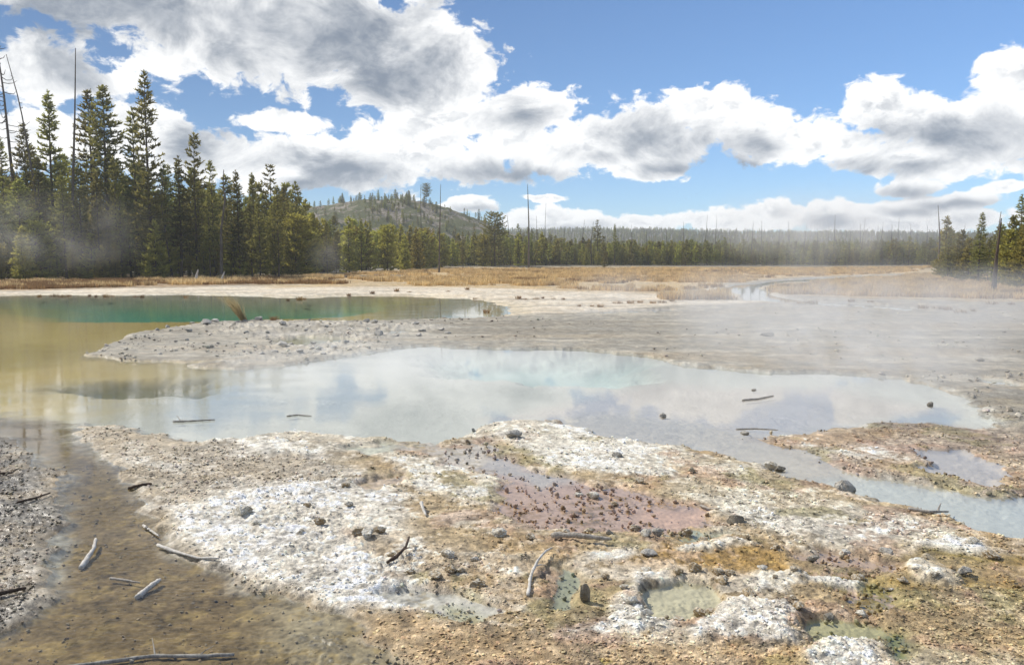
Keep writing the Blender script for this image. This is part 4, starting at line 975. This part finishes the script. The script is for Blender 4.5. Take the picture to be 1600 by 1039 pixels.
# pebbles and nodules
pp = [rock_mesh('pebble', 200 + k, (1, .85, .6), ICO1, 5, .1, 'pebble') for k in range(5)]
def pebbles(name, n, v0, v1, smin, smax, label, test, u0=-120, u1=1720, tone=(.75, 1.35), power=2.2, cat='gravel', flat=.6):
    u = rng.uniform(u0, u1, n); v = rng.uniform(v0, v1, n)
    yy = CAM_H * 1.0 / ((v - HORIZON) / FPX)  # distance ahead on the flat
    dz = np.cos(PITCH) * (519.5 - v) / FPX - np.sin(PITCH); dy = np.cos(PITCH) + np.sin(PITCH) * (519.5 - v) / FPX
    t_ = -CAM_H / dz; P = np.stack([(u - 800) / FPX * t_, dy * t_], 1)
    h, col, wet, peb = terrain(P[:, 0], P[:, 1])
    k = test(h, col, wet, peb, P) ; P, h, col = P[k], h[k], col[k]; n = len(P)
    s = smin + (smax - smin) * rng.random(n) ** power
    s = s * np.clip(np.hypot(P[:, 0], P[:, 1]) / 7, .8, 1.5)
    pc = np.clip(col * rng.uniform(tone[0], tone[1], (n, 1)) * rng.uniform(.94, 1.06, (n, 3)), 0, .85)
    scatter(name, np.stack([P[:, 0], P[:, 1], h + s * .1], 1), np.stack([s, s * rng.uniform(.7, 1.1, n), s * rng.uniform(flat * .6, flat * 1.5, n)], 1),
            np.stack([rng.uniform(-.4, .4, n), rng.uniform(-.4, .4, n), rng.uniform(0, 6.28, n)], 1), pp, label, cat, rng.integers(0, 5, n), pc)
pebbles('gravel', 150000, 655, 1050, .003, .019, 'loose pale sinter gravel strewn over the near crust', lambda h, c, w, p, P: ((h > .004) & (rng.random(len(h)) < p * .55 + .10)) | ((h > -.05) & (h < 0) & (P[:, 0] < -.3) & (P[:, 1] < 10) & (rng.random(len(h)) < .05)), power=4., tone=(.85, 1.5))
pebbles('nodules', 11000, 670, 1045, .008, .028, 'rounded ochre nodules standing in the pink and mauve films', lambda h, c, w, p, P: (h > -.016) & (h < .012) & (w > .5) & (P[:, 0] > -.9), tone=(.45, .95), flat=1.0)
pebbles('plain_gravel', 30000, 486, 660, .012, .055, 'scattered pebbles on the grey sinter plain and spit', lambda h, c, w, p, P: (h > .01) & (p > .3) & (rng.random(len(h)) < np.where(P[:, 0] < 0, 1., .30) * (fbm(P[:, 0], P[:, 1], .35, 3, 91) > -.05)), tone=(.75, 1.6), power=5.)
pebbles('slate_chips', 1300, 960, 1045, .006, .026, 'flat tan sinter chips on the brown flat before the white crust', lambda h, c, w, p, P: (h > .004), 560, 1240, tone=(.9, 1.6), flat=.28)

# ------------------------------------------------------------------ driftwood
stick('driftwood_stick', [(126, 885), (136, 872), (147, 860), (150, 847)], 9, 'bleached_wood', 'pale curved driftwood stick sticking up from the brown shallows', 'driftwood', lifts=(-.02, -.01, .01, .03), seed=1)
stick('driftwood_stick', [(172, 903), (195, 906), (219, 910)], 5, 'grey_wood', 'short thin straight stick floating in the brown shallows', 'driftwood', seed=2)
stick('driftwood_stick', [(213, 931), (232, 918), (251, 906)], 10, 'bleached_wood', 'split pale wood chunk in the brown shallows beside the thin straight stick', 'driftwood', lifts=(-.02, -.01, .0), seed=3, taper=.2)
stick('fallen_branch', [(90, 1040), (180, 1029), (240, 1021), (300, 1022), (366, 1019)], 6, 'grey_wood', 'long thin grey branch with a side twig lying in the brown shallows', 'branch', lift=-.012, seed=4, taper=-.2, twigs=((.55, (238, 1004), .6, .05), (.8, (335, 1012), .5, .03)), n=20)
stick('driftwood_stick', [(246, 853), (270, 864), (292, 874), (310, 879), (342, 886)], 6, 'bleached_wood', 'pale broken stick along the white crust shore', 'driftwood', seed=5, lift=.01)
stick('driftwood_stick', [(223, 822), (235, 830), (248, 839)], 5, 'bleached_wood', 'small pale stick at the corner of the white crust shore', 'driftwood', seed=6, lift=.01)
stick('driftwood_stick', [(27, 793), (55, 786), (79, 776)], 4.5, 'dark_wood', 'dark thin stick on the glittering wet gravel bank', 'driftwood', seed=7, lift=.015)
stick('driftwood_stick', [(-14, 746), (4, 745), (20, 744)], 5, 'dark_wood', 'short dark stick end high on the wet gravel bank', 'driftwood', seed=8, lift=.01)
stick('driftwood_log', [(-20, 943), (10, 936), (42, 930)], 9, 'dark_wood', 'dark waterlogged log end at the tip of the wet gravel bank', 'driftwood', seed=9, lift=.015)
stick('driftwood_stick', [(200, 764), (220, 763), (238, 761)], 6, 'dark_wood', 'stubby dark stick at the edge of the brown gravel shore', 'driftwood', seed=10)
stick('driftwood_stick', [(825, 938), (829, 912), (840, 894), (852, 881), (863, 873)], 8, 'bleached_wood', 'slender bone-white curved branch leaning over the green puddle', 'driftwood', lifts=(.0, .02, .04, .04, .03), seed=11, taper=.5, twigs=((.55, (853, 893), .5, -.03),))
stick('weathered_log', [(862, 849), (900, 853), (956, 858)], 13, 'grey_wood', 'thick weathered grey log lying on white crust', 'log', seed=12, lift=.02, taper=.5)
stick('gnarled_stick', [(605, 889), (620, 882), (634, 872), (640, 858)], 7, 'dark_wood', 'gnarled dark brown stick on the white and ochre crust', 'driftwood', lifts=(0, .02, .04, .05), seed=13, twigs=((.5, (645, 876), .6, .02),))
stick('driftwood_stick', [(658, 800), (661, 806), (666, 813)], 7, 'bleached_wood', 'tiny pale wood stub standing on the ochre crust', 'driftwood', lifts=(.05, .03, .0), seed=14)
stick('floating_stick', [(270, 660), (300, 659), (336, 657)], 4, 'grey_wood', 'brown stick floating in the milky pool beside the gravel shore', 'driftwood', z=0.0, seed=15, twigs=((.2, (276, 655), .5, .05),))
stick('floating_stick', [(448, 651), (466, 649), (487, 651)], 3, 'grey_wood', 'short twig floating out in the milky pool', 'driftwood', z=0.0, seed=16)
stick('driftwood_stick', [(1094, 792), (1108, 797), (1124, 803)], 5, 'grey_wood', 'short grey stick at the end of the pink puddle', 'driftwood', seed=17, lift=.01)
stick('sunken_branch', [(1160, 626), (1185, 624), (1209, 619)], 4, 'grey_wood', 'grey branch half sunk in the steaming pool', 'driftwood', z=-0.005, seed=18)
stick('sunken_branch', [(1150, 671), (1180, 670), (1216, 672)], 3, 'grey_wood', 'thin grey branch lying in the steaming channel', 'driftwood', z=-0.005, seed=19)
stick('driftwood_stick', [(1418, 803), (1450, 807), (1482, 801)], 6, 'grey_wood', 'grey twiggy stick along the channel shore', 'driftwood', seed=20, lift=.01, twigs=((.7, (1470, 795), .7, .03),))

# ------------------------------------------------------------------ stones
rock(1321, 768, 36, 30, 'grey angular boulder at the edge of the steaming channel', 'grey_rock', 3, .7)
rock(1204, 741, 30, 20, 'jagged pale grey rock on the shore of the channel', 'white_sinter_rock', 5, .6)
rock(1217, 735, 20, 14, 'small dark rock leaning on the jagged pale rock', 'dark_rock', 6, .6)
rock(963, 722, 22, 15, 'small grey block on the white crust between pool and pink film', 'grey_rock', 7, .8)
rock(800, 690, 34, 18, 'low grey mound rock at the top of the white crust', 'grey_rock', 8, .8)
rock(914, 948, 20, 46, 'upright dark oval stone beside the small tan puddle', 'dark_rock', 9, .6, cuts=4)
rock(927, 779, 28, 16, 'white lumpy sinter stone in the pink film', 'white_sinter_rock', 10, .8)
rock(1008, 846, 24, 18, 'pale pointed stone in the green-grey puddle', 'white_sinter_rock', 11, .8)
rock(1028, 842, 26, 16, 'grey flat-topped stone next to the pale pointed stone', 'grey_rock', 12, .8)
rock(952, 843, 16, 14, 'small grey stone behind the weathered log', 'grey_rock', 13, .8)
rock(1014, 874, 34, 16, 'dark grey low stone at the end of the white strip by the log', 'grey_rock', 14, .7)
rock(1150, 825, 36, 18, 'dark craggy stone above the orange seep', 'dark_rock', 15, .7)
rock(1293, 968, 24, 15, 'dark stone at the rim of the yellow-green puddle', 'dark_rock', 16, .8)
rock(1346, 969, 24, 14, 'white-capped stone at the rim of the yellow-green puddle', 'white_sinter_rock', 17, .8)
rock(1386, 872, 24, 12, 'grey flat stone on the ochre ground below the gravel slope', 'grey_rock', 18, .8)
rock(1318, 868, 22, 12, 'small pale grey stone by the tan puddle', 'white_sinter_rock', 19, .8)
rock(1270, 884, 28, 13, 'dark stone between the tan puddle and the white crust', 'dark_rock', 20, .7)
rock(1505, 905, 30, 16, 'grey stone leaning against the white sinter mound', 'grey_rock', 21, .7)
rock(592, 527, 18, 12, 'conical grey stone at the small pond on the spit', 'rubble_rock', 22, .9, cuts=5)
rock(1200, 528, 26, 8, 'low dark stone patch alone on the grey plain', 'dark_rock', 23, .7)
rock(1530, 568, 16, 8, 'small dark stone alone on the grey plain beyond the pool end', 'dark_rock', 24, .7)
rock(1454, 633, 12, 11, 'small dark stone standing in the end of the steaming pool', 'dark_rock', 25, .8)
rock(1037, 651, 16, 9, 'grey stone breaking the surface of the milky pool', 'grey_rock', 26, .8)
rock(1164, 678, 20, 8, 'flat brown stone awash in the steaming channel', 'grey_rock', 27, .8)
rock(1177, 610, 11, 6, 'tiny dark stone in the middle of the steaming pool', 'dark_rock', 28, .8)
rock(205, 1032, 10, 8, 'small dark stone beside the long thin branch', 'dark_rock', 29, .8)
SPIT = [(375, 503, 'the bent golden tuft'), (592, 525, 'the conical grey stone'), (500, 535, 'the long pond'), (330, 510, 'the spit crest'), (622, 520, 'the small round pond'), (480, 560, 'the lower lobe of the spit'), (250, 540, 'the spit tip'), (690, 520, 'the spit root')]
rr2 = random.Random(21)
for k, (u, v, w, hh) in enumerate([(300, 507, 14, 7), (322, 510, 22, 9), (335, 507, 16, 9), (296, 521, 18, 7), (352, 506, 10, 6), (370, 508, 12, 6), (405, 504, 18, 9), (442, 512, 20, 8), (386, 524, 16, 7), (418, 524, 10, 6), (262, 514, 10, 6), (246, 519, 9, 6),
                                   (440, 545, 26, 9), (455, 541, 16, 7), (470, 556, 20, 8), (495, 551, 22, 8), (520, 548, 20, 7), (490, 541, 16, 7), (430, 556, 18, 7), (410, 560, 14, 6), (505, 558, 16, 6), (398, 548, 12, 6), (250, 557, 12, 5), (540, 540, 16, 6),
                                   (572, 508, 16, 9), (585, 509, 18, 8), (600, 512, 14, 6), (650, 512, 20, 6), (660, 522, 16, 6), (655, 528, 14, 8), (690, 519, 16, 5), (700, 524, 14, 5), (545, 519, 14, 6), (480, 521, 14, 6), (510, 516, 12, 6), (370, 540, 9, 5), (330, 547, 10, 5), (292, 535, 9, 5), (620, 528, 14, 5)]):
    near_ = min(SPIT, key=lambda f: math.hypot(f[0] - u, 3 * (f[1] - v))); gp2 = math.hypot(near_[0] - u, 3 * (near_[1] - v))
    GB = '%s %s pale grey rubble stone %s %s' % ('small' if w < 13 else ('middling' if w < 18 else 'large'), 'flat' if hh / w < .42 else 'blocky', 'beside' if gp2 < 30 else 'near', near_[2])
    rock(u, v, w, hh, GB, 'rubble_rock', 60 + k, rr2.uniform(.6, .9), 'rubble_stone', 'rubble stones on the spit', 'stone', cuts=14, rough=.2)
GC = 'knobbly crusted sinter lump on the ochre and white crust'
rr3 = random.Random(33)
FORE = [(905, 853, 'the weathered grey log'), (842, 905, 'the bone-white curved branch'), (622, 875, 'the gnarled dark stick'), (914, 935, 'the upright dark oval stone'), (1065, 940, 'the tan puddle'), (1320, 982, 'the yellow-green puddle'), (1150, 985, 'the big white crust slab'),
        (1460, 903, 'the white sinter mound'), (1500, 868, 'the white crust by the channel'), (1310, 908, 'the small white crust patch'), (680, 945, 'the pale shallow puddle'), (661, 806, 'the tiny pale wood stub'), (940, 785, 'the white lumpy stone'), (1060, 808, 'the pink puddle'), (400, 835, 'the wide white crust'),
        (1150, 822, 'the dark craggy stone'), (1020, 845, 'the pale pointed stone'), (1330, 872, 'the tan seep'), (300, 870, 'the pale broken shore stick')]
for k, (u, v) in enumerate([(1060, 905), (1085, 902), (1120, 906), (1128, 920), (1110, 955), (1090, 960), (1060, 968), (1010, 975), (985, 955), (975, 930), (945, 912), (1010, 902), (1140, 905), (1190, 900), (1210, 915), (1240, 905), (1170, 940), (1235, 945), (1245, 965),
                            (610, 878), (575, 850), (590, 842), (640, 905), (560, 845), (700, 880), (740, 885), (720, 905), (745, 925), (680, 915), (705, 905), (480, 800), (500, 830), (545, 800), (470, 845), (380, 815), (400, 830), (520, 770), (540, 770), (1075, 838), (1100, 845), (1180, 858), (1165, 850), (1210, 865),
                            (1430, 905), (1460, 915), (1340, 910), (1390, 925), (1410, 915), (1550, 880), (1520, 862), (905, 775), (960, 790), (1000, 760), (1080, 745), (780, 845), (830, 850), (880, 845), (920, 835), (990, 828)]):
    w = rr3.uniform(14, 30)
    hr = rr3.uniform(.4, .65); mt = rr3.choice(['white_sinter_rock', 'ochre_sinter_rock', 'ochre_sinter_rock'])
    near_ = min(FORE, key=lambda f: math.hypot((f[0] - u), 1.6 * (f[1] - v))); gap = math.hypot(near_[0] - u, 1.6 * (near_[1] - v))
    lab = '%s %s %s sinter lump %s %s' % ('small' if w < 19 else ('middling' if w < 25 else 'large'), 'flat' if hr < .5 else 'humped', 'whitish' if mt[0] == 'w' else 'ochre-stained', 'touching' if gap < 12 else ('close to' if gap < 55 else 'some way from'), near_[2])
    rock(u, v, w, w * hr, lab, mt, 120 + k, rr3.uniform(.6, .9), 'sinter_lump', 'sinter lumps on the near crust', 'sinter lump', sink=.4, cuts=5, rough=.34)

# ------------------------------------------------------------------ grass tufts one can count
tuft_me = [clump(30, 70, .24, .24, 'brown_sedge', 1.1, .010), clump(31, 60, .20, .3, 'brown_sedge', 1.2, .010), clump(32, 80, .28, .2, 'brown_sedge', .9, .010)]
def tuft(u, v, label, group, s=1.0, me=None, rot=0.0, tilt=0.0):
    x, y = px_ground(u, v); o = obj('grass_tuft', me or rt.choice(tuft_me), None, None, (x, y, max(0, ground_z(x, y)) - .01), (0, tilt, rot)); o.scale = (s, s, s)
    return tag(o, label, 'grass tuft', group)
big = clump(40, 170, 1.2, .14, 'pale_straw', .6, .009)
V_ = np.empty(len(big.vertices) * 3, np.float32); big.vertices.foreach_get('co', V_); V_ = V_.reshape(-1, 3); V_[:, 0] -= 0.75 * np.clip(V_[:, 2], 0, 2) ** 1.5; big.vertices.foreach_set('co', V_.ravel())
tuft(382, 503, 'tall golden grass tuft bent over by wind at the tip of the spit', None, .95, big)
GT = 'small dark sedge tuft along the pale shore of the green pool'
for u, v in [(62, 467), (85, 466), (98, 467), (108, 466), (140, 466), (150, 467), (165, 467), (175, 466), (212, 467), (222, 468), (290, 468), (450, 473), (468, 472), (475, 471), (582, 464), (545, 466)]:
    tuft(u, v - 3, GT, 'sedge tufts on the pale shore', rt.uniform(.5, 1.0))
GU = 'small brown sedge tuft on the cream flat beyond the green pool'
for u, v in [(742, 468), (760, 488), (693, 498), (428, 503), (810, 470), (820, 471), (838, 470), (848, 469), (865, 470), (880, 471), (905, 482), (925, 482), (938, 483), (965, 477), (985, 477), (1000, 476), (1020, 477), (1035, 476), (1050, 474), (730, 455), (700, 458), (640, 459), (620, 458)]:
    tuft(u, v, GU, 'sedge tufts on the cream flat', rt.uniform(.45, 1.0))
GV = 'dark sedge tuft on the grey plain before the tawny grass'
for u, v in [(1250, 477), (1262, 477), (1270, 478), (1442, 485), (1465, 487), (1480, 488), (1500, 492), (1550, 478), (1580, 480), (1520, 490), (1330, 474), (1360, 475)]:
    tuft(u, v, GV, 'sedge tufts before the tawny grass', rt.uniform(.6, 1.1))

# ------------------------------------------------------------------ steam and air
def steam(name, u, dist, width, depth, height, dens, label, z0=0.05, sc_=0.25, shear=0.0, seed=0):
    V, F = ICO2; me = mesh_np(name, (V * 1.0).tolist(), F=F)
    d = px_dir(u, HORIZON); x, y = d.x / d.y * dist, dist
    m, b = new_mat(name + '_%d' % seed)
    tc = b.n('ShaderNodeTexCoord'); P_ = tc.outputs['Object']
    rad = b.vm('LENGTH', P_); fall = b.ramp(rad, 0.05, 0.98, 1.0, 0.0)
    gp_ = b.n('ShaderNodeNewGeometry').outputs['Position']
    nz = b.noise(b.vm('MULTIPLY', gp_, (1, .7, 1.0)), sc_, 4, 0.6, .6)
    den = b.m('MULTIPLY', b.m('MULTIPLY', fall, b.ramp(nz, 0.38, 0.66)), dens)
    v = b.n('ShaderNodeVolumePrincipled'); v.inputs['Color'].default_value = (1, 1, 1, 1); v.inputs['Anisotropy'].default_value = 0.35; b.put(v.inputs['Density'], den)
    finish(b, None, v.outputs[0]); m.cycles.volume_step_rate = 1.0 if hasattr(m.cycles, 'volume_step_rate') else 1.0
    me.materials.append(m)
    o = obj(name, me, None, None, (x, y, z0 + height * .5)); o.scale = (width / 2, depth / 2, height / 2)
    return tag(o, label, 'steam', None, 'stuff')
steam('steam', 1300, 80, 34, 40, 11, .060, 'pale steam drifting over the stream and tawny grass', sc_=.22, seed=1)
steam('steam', 1330, 24, 24, 24, 2.7, .17, 'thin steam hanging over the far end of the steaming pool', sc_=.45, seed=2)
steam('steam', 1330, 13.5, 9, 8, 2.0, .42, 'thin steam over the channel by the grey boulder', sc_=.9, seed=3)
steam('steam', 85, 76, 24, 14, 10, .045, 'blue-white steam wisp in front of the tall wood', sc_=.25, seed=4)
steam('steam', 520, 84, 7, 5, 6, .06, 'small steam wisp in front of the mixed stand', sc_=.4, seed=5)
steam('steam', 560, 15, 14, 7, 1.3, .20, 'faint steam film over the milky pool', sc_=.7, seed=6)

hz_me = mesh_np('haze', [(-1700, -60, -3), (1700, -60, -3), (1700, 1700, -3), (-1700, 1700, -3), (-1700, -60, 75), (1700, -60, 75), (1700, 1700, 75), (-1700, 1700, 75)],
                F=[(3, 2, 1, 0), (4, 5, 6, 7), (0, 1, 5, 4), (1, 2, 6, 5), (2, 3, 7, 6), (3, 0, 4, 7)])
m, b = new_mat('haze_air')
v = b.n('ShaderNodeVolumePrincipled'); v.inputs['Color'].default_value = (0.88, 0.94, 1.0, 1); v.inputs['Density'].default_value = 0.00036; v.inputs['Anisotropy'].default_value = 0.2
finish(b, None, v.outputs[0])
hz_o = obj('haze', hz_me, 'haze_air'); tag(hz_o, 'thin pale air haze over the whole basin', 'haze', None, 'stuff')
